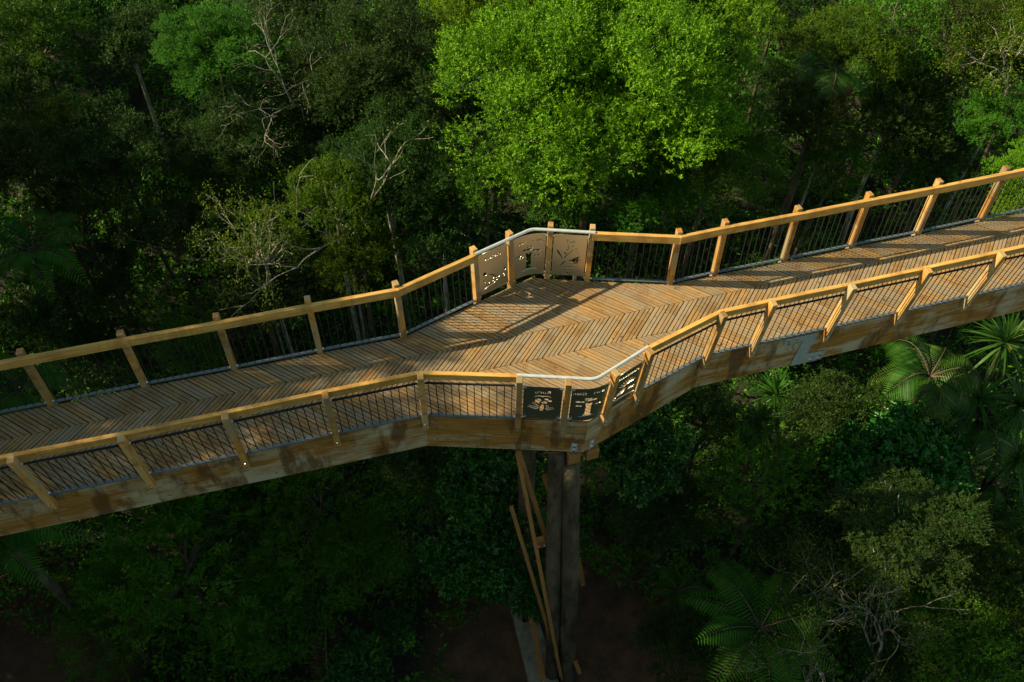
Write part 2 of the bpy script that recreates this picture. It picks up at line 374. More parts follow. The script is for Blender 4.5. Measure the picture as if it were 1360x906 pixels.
# joists under the deck
for k in range(-13, 16):
    c = O0 + AX*(k*1.0+.3)
    hitsN = np.interp(c[0], [p[0] for p in NPATH], [p[1] for p in NPATH])
    a = c + AN*.07; b = c + AN*1.55
    MB().beam((a[0], a[1], -.14), (b[0], b[1], -.14), .06, .19).build('joist', M_beam, walk)

# cross beams on the piles: a pair, ends projecting past the near corner
e1 = at(763, 611, -1.04); e2 = at(788, 604, -1.02)
cd = np.array([-.33, 1.]); cd /= np.linalg.norm(cd)
for e_ in (e1, e2):
    a = np.array(e_); b = a+cd*3.5
    o = MB().beam((a[0], a[1], -1.03), (b[0], b[1], -1.03), .20, .27).build('cross_beam', M_brace, walk, bevel=.008)
# galvanised cleats where the cross beams carry the side beam
A = np.array(NPATH[iN4]); Cn = np.array(CORN); B = np.array(NPATH[iN9])
for P0, P1, ss in ((Cn, A, (.18, .34)), (Cn, B, (.16,))):
    t = (P1-P0)/np.linalg.norm(P1-P0); n = np.array([t[1], -t[0]]); n = n if n[1] < 0 else -n
    for s_ in ss[:1]:
        p = P0+t*s_-n*(DP/2-.006)
        cl = MB().box((p[0], p[1], BZ+.13), (t[0]*.05, t[1]*.05, 0), (n[0]*.006, n[1]*.006, 0), (0, 0, .12)).build('cleat', M_galv, walk)
        for zz in (BZ+.19, BZ+.07): bolt(cl, (p[0]+n[0]*.007, p[1]+n[1]*.007, zz), (n[0], n[1], 0), BOLT_BIG)
# piles
piles = []
for (px, py, zt), (qx, qy), rt, rb in (((737, 612, -1.2), (734, 906), .135, .17), ((759, 616, -1.2), (755, 910), .15, .185), ((698, 602, -1.25), (700, 850), .15, .19)):
    x0, y0 = at(px, py, zt); x1, y1 = at(qx, qy, -9.4)
    if piles and len(piles) >= 2: x0, y0 = at(px, 560, zt); x1, y1 = at(qx, 770, -9.4)
    zt_ = -1.17 if len(piles) == 1 else -.92
    ts = np.linspace(0, 1, 24); wob = np.sin(ts*7+px)*.012
    pts = np.c_[x0+(x1-x0)*ts+wob, y0+(y1-y0)*ts, zt_+(-9.7-zt_)*ts]
    pts = np.r_[pts[:1], pts]; rad_ = np.r_[0, rt+(rb-rt)*ts+.004*np.sin(ts*31)]; pts[0, 2] += .004
    piles.append(pts); o = tube_obj('pile', [tube(pts, rad_, 14)], M_pile, walk)
# diagonal braces bolted to the piles (photo pixel + height of each end)
braces = [((688, 598), -.95, (748, 785), -5.7, .04, .085), ((687, 600), -1.0, (745, 898), -8.6, .035, .07), ((679, 673), -2.6, (748, 903), -8.9, .035, .07),
          ((700, 790), -7.1, (724, 915), -9.2, .05, .13), ((768, 742), -5.2, (774, 777), -6.1, .05, .10), ((764, 878), -7.9, (770, 895), -8.4, .04, .09), ((709, 722), -4.2, (731, 717), -4.2, .14, .16), ((723, 632), -1.9, (729, 650), -2.4, .05, .1)]
for (pa, za, pb, zb, w_, h_) in braces:
    a = at(*pa, za); b = at(*pb, zb); o = MB().beam((*a, za), (*b, zb), h_, w_, up=(0.2, -1, .3)).build('brace', M_brace, walk)
    for tt in (.3, .62, .9):
        if h_ > .12 or tt > .8:
            p = Vector((*a, za)).lerp(Vector((*b, zb)), tt) + Vector((0, -w_*.75, w_*.3)); bolt(o, p, (0, -1, .4))
x_, y_ = at(734, 801, -6.6); MB().box((x_, y_-.02, -6.6), (.05, 0, 0), (0, .004, 0), (0, 0, .06)).build('pile_tag', M_white, walk)

# ------------------------------------------------------------------ railings
def railing(name, POSTS, PATH, NRM, label):
    root = empty(name, (0, 0, 0)); tag(root, label, 'railing', 'timber railings of the walkway')
    pidx = [PATH.index(p) for p in POSTS]
    nn = [np.array(NRM[i])/np.linalg.norm(NRM[i]) for i in pidx]
    # posts
    for k, (p, n) in enumerate(zip(POSTS, nn)):
        up = Vector((n[0]*LEAN, n[1]*LEAN, 1)); t = Vector((-n[1], n[0], 0)); nv = t.cross(up).normalized()
        b0 = Vector((p[0], p[1], 0)) + up*ZLOW; b1 = Vector((p[0], p[1], 0)) + up*(ZCAP+random.uniform(-.008, .008)); ln = (b1-b0)
        mbp = MB().box((b0+b1)/2, ln/2, t*WP/2, nv*DP/2)
        o = mbp.build('post', M_post, root, bevel=.006, origin=(p[0], p[1], 0))
        out = Vector((n[0], n[1], 0))
        for h in (-.20, -.10): bolt(o, Vector((0, 0, 0)) + up*h + out*(DP/2+.002), (n[0], n[1], 0))
        for sg in (-1, 1):
            for h in (.055, .93): bolt(o, up*h + t*(WP/2+.002)*sg - nv*nv.dot(out)*.03, t*sg)
    iS, iE = NL+5, NL+8                           # steel handrail between these posts
    P_i = lambda k: pidx[k]
    def lean_prof(pts): return [(q+LEAN*z, z) for q, z in pts]
    # timber handrail, one piece per straight run
    r_in = -DP/2-.068; ro = -DP/2-.002
    prof_r = lean_prof([(r_in, .965), (ro, .965), (ro, 1.105), (r_in, 1.105)])
    runs = [(0, 1), (1, P_i(NL+1))] if False else []
    cuts = [0, P_i(NL+0), P_i(NL+4), P_i(iS)], [P_i(iE), P_i(NL+9), P_i(NL+12), len(PATH)-1]
    for cc in cuts:
        for a, b in zip(cc[:-1], cc[1:]):
            MB().sweep(PATH[a:b+1], NRM[a:b+1], prof_r).build('handrail', M_rail, root, bevel=.004)
    # steel tube handrail round the corner
    a, b = P_i(iS), P_i(iE); pts = []
    for i in range(a, b+1):
        p = np.array(PATH[i]) + np.array(NRM[i])*(-DP/2-.035+LEAN*1.1)
        if i == a: p = p - (np.array(PATH[i+1])-np.array(PATH[i]))*.06
        if i == b: p = p + (np.array(PATH[i])-np.array(PATH[i-1]))*.06
        pts.append((p[0], p[1], 1.105))
    pts = np.array(pts); k = next(i for i in range(len(pts)) if PATH[a+i] in (CORF, CORN))
    c0 = pts[k]; dA = (pts[k-1]-c0)/np.linalg.norm(pts[k-1]-c0); dB = (pts[k+1]-c0)/np.linalg.norm(pts[k+1]-c0)
    arc = [c0+dA*.10*(1-s)**2+dB*.10*s**2 for s in np.linspace(0, 1, 7)]
    fine = np.array(list(pts[:k])+arc+list(pts[k+1:]))
    th = tube_obj('steel_handrail', [tube(fine, .027, 12)], M_tube, root)
    # baluster panels
    for k in range(len(POSTS)-1):
        if iS <= k < iE: continue
        A = np.array(POSTS[k]); B = np.array(POSTS[k+1]); t = (B-A)/np.linalg.norm(B-A); n = nn[k]*0
        n = np.array([-t[1], t[0]]); n = n if n@nn[k] > 0 else -n
        A2 = A+t*(WP/2+.004); B2 = B-t*(WP/2+.004); L = np.linalg.norm(B2-A2); off = -.03
        pos = lambda s, z: (A2[0]+t[0]*s+n[0]*(off+LEAN*z), A2[1]+t[1]*s+n[1]*(off+LEAN*z), z)
        nb = max(4, round(L/.112)); parts = []
        for q in range(nb):
            s = (q+.5)*L/nb; parts.append(tube([pos(s, .06), pos(s, .93)], .0075, 6))
        bal = tube_obj('baluster_panel', parts, M_black, root)
        MB().beam(pos(0, .93), pos(L, .93), .022, .028).build('top_bar', M_black, bal)
        MB().beam(pos(0, .045), pos(L, .045), .05, .02).build('bottom_bar', M_bar, bal)
    return root, pidx, nn
rf, fidx, fnn = railing('guard_railing', FARP, FPATH, FN, 'timber and black baluster railing along the far, forest side of the walkway')
rn, nidx, nnn = railing('guard_railing', NEARP, NPATH, NN, 'timber and black baluster railing along the near edge, above the deep side beam')

# ------------------------------------------------------------------ laser-cut steel sign panels
def ell(cx, cy, rx, ry, rot=0, n=18):
    return [(cx+rx*math.cos(a)*math.cos(rot)-ry*math.sin(a)*math.sin(rot), cy+rx*math.cos(a)*math.sin(rot)+ry*math.sin(a)*math.cos(rot)) for a in np.linspace(0, 2*math.pi, n, endpoint=False)]
def leafp(x, y, l, w_, a): return [(x+l*q*math.cos(a)-w_*r_*math.sin(a), y+l*q*math.sin(a)+w_*r_*math.cos(a)) for q, r_ in ((0, 0), (.3, .5), (.65, .4), (1, 0), (.65, -.4), (.3, -.5))]
def strokep(pts, ws):
    L_, R_ = [], []
    for i, (x, y) in enumerate(pts):
        a = pts[max(0, i-1)]; b = pts[min(len(pts)-1, i+1)]; dx, dy = b[0]-a[0], b[1]-a[1]; l = math.hypot(dx, dy); w_ = ws[i] if isinstance(ws, (list, tuple)) else ws
        L_.append((x-dy/l*w_/2, y+dx/l*w_/2)); R_.append((x+dy/l*w_/2, y-dx/l*w_/2))
    return L_+R_[::-1]
def text_splines(body, size, cx, cy):
    cu = bpy.data.curves.new('lettering', 'FONT'); cu.body = body; cu.size = size; cu.align_x = 'CENTER'; cu.align_y = 'CENTER'; cu.resolution_u = 3; cu.space_character = 1.08
    o = bpy.data.objects.new('lettering', cu); COL.objects.link(o); bpy.context.view_layer.update()
    me = bpy.data.meshes.new_from_object(o.evaluated_get(bpy.context.evaluated_depsgraph_get()))
    bm = bmesh.new(); bm.from_mesh(me); bmesh.ops.remove_doubles(bm, verts=bm.verts, dist=1e-6)
    polys = []; used = set()
    be = [e for e in bm.edges if len(e.link_faces) == 1]
    for e in be:
        if e in used: continue
        loop = [e.verts[0]]; cur = e; v = e.verts[1]; used.add(e)
        while v != loop[0]:
            loop.append(v); nx = [q for q in v.link_edges if len(q.link_faces) == 1 and q not in used]
            if not nx: break
            cur = nx[0]; used.add(cur); v = cur.other_vert(v)
        polys.append([(q.co.x+cx, q.co.y+cy) for q in loop])
    bm.free(); bpy.data.objects.remove(o); bpy.data.meshes.remove(me)
    keep = []
    def inside(p, poly):
        c = False
        for i in range(len(poly)):
            (x1, y1), (x2, y2) = poly[i-1], poly[i]
            if (y1 > p[1]) != (y2 > p[1]) and p[0] < (x2-x1)*(p[1]-y1)/(y2-y1)+x1: c = not c
        return c
    for i, p in enumerate(polys):
        if not any(inside(p[0], q) for j, q in enumerate(polys) if j != i): keep.append(p)   # letter counters fall out of a cut plate
    return keep
def spray(x, y, a, n, l, w_, spread=.6, step=.028):
    out = []
    for i in range(n):
        px, py = x+math.cos(a)*step*i, y+math.sin(a)*step*i; s = 1-.5*i/n
        out.append(leafp(px-math.sin(a)*.006, py+math.cos(a)*.006, l*s, w_*s, a+spread)); out.append(leafp(px+math.sin(a)*.006, py-math.cos(a)*.006, l*s, w_*s, a-spread))
    return out
def d_tui():      # songbird on a twig with flower stalks
    H = [strokep([(-.17, .10), (-.13, .03), (-.09, -.06)], [.018, .024, .012]), strokep([(-.065, -.045), (-.01, .045), (.05, .13)], [.02, .013, .006]), ell(-.055, .045, .018, .018)]
    for i, (x, y, a) in enumerate(((-.03, .09, 1.9), (-.02, .14, 1.4), (.03, .16, 1.2), (.07, .13, .8), (.08, .09, .3), (.0, .11, 2.4), (.05, .185, 1.7), (-.035, .17, 1.1), (.10, .05, .2))): H.append(leafp(x, y, .045, .016, a))
    H.append([(-.115, -.19), (-.10, -.150), (-.06, -.105), (-.03, -.075), (-.055, -.125), (-.08, -.165), (-.095, -.188)])
    H.append([(.0, -.07), (.04, -.065), (.075, -.03), (.115, -.005), (.155, .0), (.14, -.018), (.125, -.03), (.135, -.07), (.125, -.12), (.10, -.15), (.075, -.165), (.07, -.12), (.05, -.10), (.01, -.095)])
    H.append(ell(.152, -.062, .010, .010)); H.append(strokep([(-.12, -.20), (-.06, -.215), (.0, -.21), (.06, -.20), (.10, -.18)], [.02, .012, .02, .014, .006]))
    H.append(strokep([(-.03, -.222), (-.02, -.27), (-.01, -.30)], [.022, .014, .02])); H.append(ell(-.005, -.325, .014, .018))
    return H
def d_kauri():    # broad trunk and layered crown
    H = [[(-.055, -.24), (-.035, -.20), (-.03, -.02), (-.045, .05), (-.02, .055), (.0, .03), (.025, .06), (.045, .05), (.032, -.02), (.035, -.20), (.06, -.24)], strokep([(-.10, -.262), (0, -.25), (.11, -.262)], [.004, .012, .004])]
    for x, y, rx, ry in ((-.10, .08, .055, .016), (.11, .085, .06, .016), (-.02, .115, .075, .018), (-.15, .03, .05, .014), (.16, .035, .05, .013), (-.11, -.005, .04, .011), (.12, -.01, .045, .011), (-.18, -.015, .025, .009), (.02, .155, .05, .010), (.185, .0, .02, .01)):
        H.append([(a+.006*math.sin(i*2.3), b_+.006*math.cos(i*1.9)) for i, (a, b_) in enumerate(ell(x, y, rx, ry))])
    return H
def d_kereru():   # plump pigeon above a fern bank
    H = [ell(-.14, .0, .03, .034), leafp(-.175, -.005, .035, .012, 2.9), strokep([(-.15, -.06), (-.17, -.11), (-.14, -.16)], .007), strokep([(-.09, -.04), (-.03, -.06), (.02, -.11), (.04, -.16)], [.01, .02, .014, .008])]
    H += [leafp(.16, -.09, .08, .035, 1.1), leafp(.10, -.15, .07, .014, .2), leafp(.05, -.17, .06, .012, .5), leafp(-.02, -.15, .04, .012, .8), leafp(.13, -.18, .05, .02, .1)]
    H.append([(-.20, -.33), (-.14, -.27), (-.07, -.245), (.0, -.235), (.03, -.215), (-.03, -.215), (-.09, -.23), (-.15, -.26)])
    H += [leafp(-.05, -.19, .05, .018, .3), leafp(.01, -.20, .05, .016, .1), leafp(-.09, -.205, .04, .014, .9)]
    return H
def d_ruru():     # small owl: brow arc, round forms, trunk and leaf sprays
    H = [strokep([(-.10, .145), (-.075, .175), (-.03, .18), (.0, .165), (.03, .18), (.075, .175), (.10, .145)], [.004, .012, .018, .024, .018, .012, .004]), strokep([(0, .155), (0, .12)], [.018, .008]),
         ell(.052, .07, .036, .045, .15), ell(-.045, .105, .025, .020), ell(-.085, .07, .026, .02), ell(-.022, .03, .034, .026), [(.006, -.02), (-.018, -.03), (-.022, -.10), (-.01, -.165), (.022, -.165), (.03, -.10), (.024, -.06)]]
    H += spray(.04, -.11, .35, 5, .055, .016) + spray(.03, -.035, .55, 4, .05, .016) + spray(-.04, -.13, 2.75, 4, .05, .014) + [strokep([(-.05-.02*k, -.02), (-.05-.02*k, -.08)], .005) for k in range(4)] + [leafp(.03, .0, .05, .014, .6)]
    return H
def d_fan():      # small bird with a fanned tail
    H = []
    for k in range(9):
        a = .5+k*.26; H.append(strokep([(-.02+.05*math.cos(a), -.02+.05*math.sin(a)), (-.02+.15*math.cos(a), -.02+.17*math.sin(a))], [.006, .014]))
    H += [[(-.02, -.05), (.02, -.035), (.07, -.055), (.11, -.09), (.13, -.13), (.09, -.15), (.04, -.135), (.0, -.10)], ell(.145, -.155, .022, .02), strokep([(-.19, -.27), (-.08, -.245), (.04, -.235), (.17, -.25)], [.008, .016, .02, .01])]
    H += spray(-.16, -.12, .2, 4, .05, .014) + [leafp(.14, -.20, .05, .012, .3)]
    return H
def sign(A, B, corner, n_in, texts, design, label):
    """plate between plan points A->B in reading direction; corner = None or the bend point; n_in = unit vector towards the deck"""
    A, B = np.array(A), np.array(B)
    path = [A, B] if corner is None else [A, np.array(corner), B]
    if corner is not None:
        c = path[1]; a = (A-c); b = (B-c); la, lb = np.linalg.norm(a), np.linalg.norm(b); a, b = a/la, b/lb; rr = min(la, lb)*.75
        path = [A] + [c+a*rr*(1-s)**2+b*rr*s**2 for s in np.linspace(0, 1, 13)] + [B]
    L = [0.]
    for p, q in zip(path[:-1], path[1:]): L.append(L[-1]+np.linalg.norm(q-p))
    W = L[-1]; H0, H1 = .07, .955; hw = W/2-(WP/2+.018)
    cu = bpy.data.curves.new('steel_plate', 'CURVE'); cu.dimensions = '2D'; cu.fill_mode = 'BOTH'; cu.extrude = .0025
    holes = [[(x*1.22, y*1.18-.01) for x, y in h] for h in design()]
    for tx, sz, cx, cy in texts: holes += text_splines(tx, sz, cx, cy)
    def seg_x(a, b, c, d):
        o = lambda p, q, r: (q[0]-p[0])*(r[1]-p[1])-(q[1]-p[1])*(r[0]-p[0])
        return o(a, b, c)*o(a, b, d) < 0 and o(c, d, a)*o(c, d, b) < 0
    def grow(p, k=1.06):
        cx = sum(q[0] for q in p)/len(p); cy = sum(q[1] for q in p)/len(p); return [(cx+(q[0]-cx)*k, cy+(q[1]-cy)*k) for q in p]
    ok = []
    for h in sorted(holes, key=lambda p: -(max(q[0] for q in p)-min(q[0] for q in p))*(max(q[1] for q in p)-min(q[1] for q in p))):
        if max(abs(q[0]) for q in h) > hw-.02: continue
        hg = grow(h)
        if any(seg_x(hg[i-1], hg[i], q[j-1], q[j]) for q in ok for i in range(len(hg)) for j in range(len(q))): continue
        ok.append(h)
    holes = ok
    holes += [ell(sg*(hw-.035), tg*.40, .006, .006, n=8) for sg in (-1, 1) for tg in (-1, 1)]
    for poly in [[(-hw, -.4425), (hw, -.4425), (hw, .4425), (-hw, .4425)]] + holes:
        if poly is not holes[0] and len(poly) < 3: continue
        sp = cu.splines.new('POLY'); sp.points.add(len(poly)-1); sp.use_cyclic_u = True
        for pt, (x, y) in zip(sp.points, poly): pt.co = (x, y, 0, 1)
    o = bpy.data.objects.new('tmp', cu); COL.objects.link(o); bpy.context.view_layer.update()
    me = bpy.data.meshes.new_from_object(o.evaluated_get(bpy.context.evaluated_depsgraph_get())); bpy.data.objects.remove(o)
    bm = bmesh.new(); bm.from_mesh(me)
    if corner is not None:
        for u in L[1:-1]: bmesh.ops.bisect_plane(bm, geom=bm.verts[:]+bm.edges[:]+bm.faces[:], plane_co=(u-W/2, 0, 0), plane_no=(1, 0, 0))
    P2 = np.array(path)
    def place(u, v, d):
        s = u+W/2; i = min(max(np.searchsorted(L, s)-1, 0), len(L)-2); t = (P2[i+1]-P2[i]); t = t/np.linalg.norm(t); n = np.array([-t[1], t[0]]); n = n if n@n_in > 0 else -n
        z = (H0+H1)/2+v; p = P2[i]+t*(s-L[i])+n*(d+.015-LEAN*z); return (p[0], p[1], z)
    for v in bm.verts: v.co = place(v.co.x, v.co.y, v.co.z)
    bmesh.ops.recalc_face_normals(bm, faces=bm.faces)
    bm.to_mesh(me); bm.free(); me.materials.clear(); me.materials.append(M_plate)
    root = empty('sign_panel', (float((A[0]+B[0])/2), float((A[1]+B[1])/2), 0)); tag(root, label, 'sign', 'laser cut steel sign panels')
    me.transform(Matrix.Translation(-root.location)); link(bpy.data.objects.new('steel_plate', me), root)
    for sg in (-1, 1):
        for tg in (-1, 1):
            m = MB(); u0 = sg*(hw-.03); v0 = tg*.405
            for dd in (-.012,):
                a = Vector(place(u0-.0, v0, dd)); b = Vector(place(u0+sg*.055, v0, dd)); m.beam(a, b, .012, .016)
                a = Vector(place(u0-sg*.01, v0-.03, dd)); b = Vector(place(u0-sg*.01, v0+.03, dd)); m.beam(a, b, .014, .010, up=(1, 0, 0))
            o = m.build('clip', M_bolt, root); o.location = -root.location
    return root
F_ = FARP; n_far = np.array([.2, -1.]); n_near = np.array([-.2, 1.])
sign(F_[NL+5], F_[NL+6], None, n_far, [('Kereru', .10, 0, .30)], d_kereru, 'steel panel cut with a pigeon, leftmost of the three on the far railing')
sign(F_[NL+6], F_[NL+7], CORF, n_far, [('Kauri', .095, -.15, .305), ('Glen', .095, .15, .305)], d_kauri, 'curved steel panel cut with a spreading tree at the far corner of the deck')
sign(F_[NL+7], F_[NL+8], None, n_far, [('Tui', .11, 0, .30)], d_tui, 'tan steel panel cut with a songbird and twig, rightmost on the far railing')
G_ = NEARP
sign(G_[NL+6], G_[NL+5], None, n_near, [('Ruru', .11, 0, .30)], d_ruru, 'dark steel panel cut with an owl and leaf sprays, leftmost on the near railing')
sign(G_[NL+7], G_[NL+6], CORN, n_near, [('Kauri', .095, -.15, .305), ('Glen', .095, .15, .305)], d_kauri, 'curved dark steel panel cut with a tree at the near corner above the piles')
sign(G_[NL+8], G_[NL+7], None, n_near, [('Piwakawaka', .075, 0, .30)], d_fan, 'dark steel panel cut with a fan tailed bird, rightmost on the near railing')

# ------------------------------------------------------------------ concrete strip on the ground
N = NT('old_concrete'); tc = N.n('ShaderNodeTexCoord'); f = N.noise(tc.outputs['Object'], 3.5, 7, .7)
b = N.n('ShaderNodeBsdfPrincipled'); N.l(N.ramp(f, [(.35, (.10, .085, .055)), (.65, (.27, .235, .165))]), b.inputs['Base Color']); b.inputs['Roughness'].default_value = .9; N.l(b.outputs[0], N.out.inputs[0]); M_conc = N.m
L1, R1, L2, R2 = [at(px, py, -9.0) for px, py in ((668, 762), (694, 758), (706, 925), (748, 925))]
m = MB(); steps = 8
for k in range(steps):
    a, b_ = k/steps, (k+1)/steps
    q = [np.array(L1)*(1-t)+np.array(L2)*t for t in (a, b_)]; r = [np.array(R1)*(1-t)+np.array(R2)*t for t in (a, b_)]
    for (p, s_, t_, u_), z in (((q[0], q[1], r[1], r[0]), -8.98),):
        m.face([(*p, z), (*s_, z), (*t_, z), (*u_, z)], [(0, 0)]*4)
    for p, s_ in ((q[0], q[1]), (r[1], r[0])): m.face([(*p, -9.4), (*s_, -9.4), (*s_, -8.98), (*p, -8.98)], [(0, 0)]*4)
m.face([(*L1, -9.4), (*L1, -8.98), (*R1, -8.98), (*R1, -9.4)], [(0, 0)]*4)
path_o = m.build('path', M_conc); tag(path_o, kind='structure')
# black pipe stub
x_, y_ = at(698, 812, -8.9); ps = empty('pipe_stub', (x_, y_, -8.98)); tag(ps, 'short black pipe end lying on the concrete strip under the walkway', 'pipe')
a = np.linspace(0, 1, 8); tube_obj('pipe_body', [tube(np.c_[.05*a, -.42*a+.2, .12+0*a], .12, 14)], M_black, ps); tube_obj('pipe_rim', [tube(np.array([[.05, -.20, .12], [.051, -.24, .12]]), .138, 14)], M_black, ps)

# ------------------------------------------------------------------ foliage
def unit(v): return v/(np.linalg.norm(v, axis=-1, keepdims=True)+1e-9)
def leaf_geo(base, d, up, L, W, fold=.25, broad=False, r=None):
    """arrays of leaves: base (n,3), direction d, approximate face normal up"""
    n = len(base); d = unit(d); s = unit(np.cross(d, up)); u = np.cross(s, d)
    L = np.broadcast_to(L, (n,))[:, None]; W = np.broadcast_to(W, (n,))[:, None]
    if broad:
        P = [base, base+d*L*.28+s*W*.48+u*W*fold, base+d*L*.68+s*W*.42+u*W*fold-u*L*.03, base+d*L-u*L*.12, base+d*L*.68-s*W*.42+u*W*fold-u*L*.03, base+d*L*.28-s*W*.48+u*W*fold]
        V = np.stack(P, 1).reshape(-1, 3); o = np.arange(n)[:, None]*6
        Fq = np.concatenate([o+np.array([0, 3, 2, 1]), o+np.array([0, 5, 4, 3])], 1).reshape(-1, 4)
    else:
        P = [base, base+d*L*.45+s*W*.5+u*W*fold, base+d*L, base+d*L*.45-s*W*.5+u*W*fold]
        V = np.stack(P, 1).reshape(-1, 3); o = np.arange(n)[:, None]*4; Fq = o+np.array([0, 3, 2, 1])
    r = rng.random(n) if r is None else r
    return V, Fq, np.repeat(r, 2 if broad else 1)
def cat_geo(gs):
    Vs, Fs, rs, o = [], [], [], 0
    for V, F, r in gs: Vs.append(V); Fs.append(F+o); rs.append(r); o += len(V)
    return np.concatenate(Vs), np.concatenate(Fs), np.concatenate(rs)
def puff_pts(n, rad, lower=-.45):
    """puff centres over a lumpy ellipsoid (unit radii scaled by rad)"""
    out = []; k = 0; ph1, ph2 = rng.uniform(0, 6.28, 2)
    ga = math.pi*(3-5**.5)
    for i in range(n):
        z = 1-(i+.5)/n*(1-lower); rr = math.sqrt(max(0, 1-z*z)); a = i*ga + rng.normal(0, .25)
        s = rng.uniform(.80, 1.06)*(.86+.24*math.sin(3*a+ph1)*math.sin(4.2*math.acos(z)+ph2))
        if rng.random() < .10: continue
        out.append([rr*math.cos(a)*s, rr*math.sin(a)*s, z*s + rng.normal(0, .05)])
    return np.array(out)*np.array(rad)
def crown_mesh(name, mat, rad, npuff, pr, nspray, nleaf, ll, lw, twig=.2, broad=False, lower=-.45, pin=False, fill=.25, flat=.75, lobes=0):
    if lobes:
        A_ = puff_pts(lobes, [q*.72 for q in rad], lower); lr = np.mean(rad)*1.55/math.sqrt(lobes); C = []
        for c_ in A_:
            k_ = max(5, int(npuff/len(A_)*rng.uniform(.7, 1.3))); sz_ = lr*rng.uniform(.75, 1.3); sub = puff_pts(k_, (sz_, sz_, sz_*.62), -.25); C.append(sub+c_*rng.uniform(.92, 1.12))
        C = np.concatenate(C)
    else: C = puff_pts(npuff, rad, lower)
    npuff = len(C); nin = int(npuff*fill)
    C = np.concatenate([C, C[rng.integers(0, npuff, nin)]*rng.uniform(.35, .75, (nin, 1))])
    gs = []
    for c in C:
        p_r = pr*rng.uniform(.55, 1.4); od = unit(c+np.array([0, 0, rad[2]*.55]))
        n = max(6, int(nspray*(p_r/pr)**2)); q = unit(rng.normal(size=(n, 3))+od*.6+np.array([0, 0, .55])); rr = rng.uniform(.55, 1.05, (n, 1))
        tp = c + q*rr*p_r*np.array([1, 1, flat])                        # twig start
        td = unit(q*.8+od*.5+np.array([0, 0, .35])+rng.normal(0, .3, (n, 3)))
        tl = twig*rng.uniform(.6, 1.3, (n, 1))
        k = nleaf; t = np.linspace(.1, 1, k)[None, :, None]
        base = tp[:, None]+td[:, None]*tl[:, None]*t + rng.normal(0, .012, (n, k, 3))
        side = unit(np.cross(td, rng.normal(size=(n, 3))+np.array([0, 0, 1.5])))
        if pin:
            sg = np.where(np.arange(k) % 2, 1., -1.)[None, :, None]; d = unit(side[:, None]*sg+td[:, None]*.35+rng.normal(0, .08, (n, k, 3)))
            up = np.broadcast_to(np.cross(side, td)[:, None], d.shape); up = up*np.sign(up[..., 2:3]+1e-6)
        else:
            d = unit(td[:, None]*.75+unit(rng.normal(size=(n, k, 3)))*.9); up = unit(rng.normal(size=(n, k, 3))*.7+np.array([0, 0, 1.])+q[:, None]*.6)
        rs = np.clip(rng.random((n, k))*.7+rng.random((n, 1))*.3, 0, 1)
        gs.append(leaf_geo(base.reshape(-1, 3), d.reshape(-1, 3), up.reshape(-1, 3), ll*rng.uniform(.65, 1.25, n*k), lw*rng.uniform(.7, 1.2, n*k), broad=broad, r=rs.ravel()))
    V, F, r = cat_geo(gs); me = np_mesh(name, V, F, mat, rnd=r)
    return dict(me=me, C=C[:npuff], rad=rad)
LG = {}
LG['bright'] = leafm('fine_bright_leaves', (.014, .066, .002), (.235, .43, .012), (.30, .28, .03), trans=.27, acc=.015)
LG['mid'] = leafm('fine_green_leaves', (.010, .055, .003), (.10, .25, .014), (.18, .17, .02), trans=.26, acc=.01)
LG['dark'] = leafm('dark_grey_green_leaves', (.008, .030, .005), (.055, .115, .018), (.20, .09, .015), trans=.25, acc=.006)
LG['yellow'] = leafm('yellow_green_leaves', (.022, .062, .003), (.13, .205, .010), (.30, .22, .02), trans=.38, acc=.03)
LG['broad'] = leafm('glossy_broad_leaves', (.007, .045, .005), (.055, .21, .020), (.22, .22, .02), rough=.34, trans=.22, spec=.35, acc=.008)
LG['olive'] = leafm('olive_leaves', (.018, .040, .005), (.075, .115, .016), (.22, .14, .02), trans=.3, acc=.02)
LG['fern'] = leafm('fern_leaves', (.014, .070, .004), (.055, .17, .012), None, trans=.35)
LG['palm'] = leafm('palm_leaves', (.012, .055, .005), (.060, .155, .016), (.20, .18, .05), rough=.45, trans=.3, spec=.22, acc=.03)
LG['dead'] = leafm('dead_fronds', (.05, .028, .012), (.20, .12, .05), None, trans=.15, rough=.8)
BK_white = barkm('pale_lichen_bark', (.07, .06, .045), (.38, .35, .29), 14.)
BK_brown = barkm('brown_bark', (.03, .022, .014), (.13, .10, .07), 8., (.03, .045, .015))
BK_red = barkm('reddish_bark', (.10, .045, .025), (.33, .20, .13), 10.)
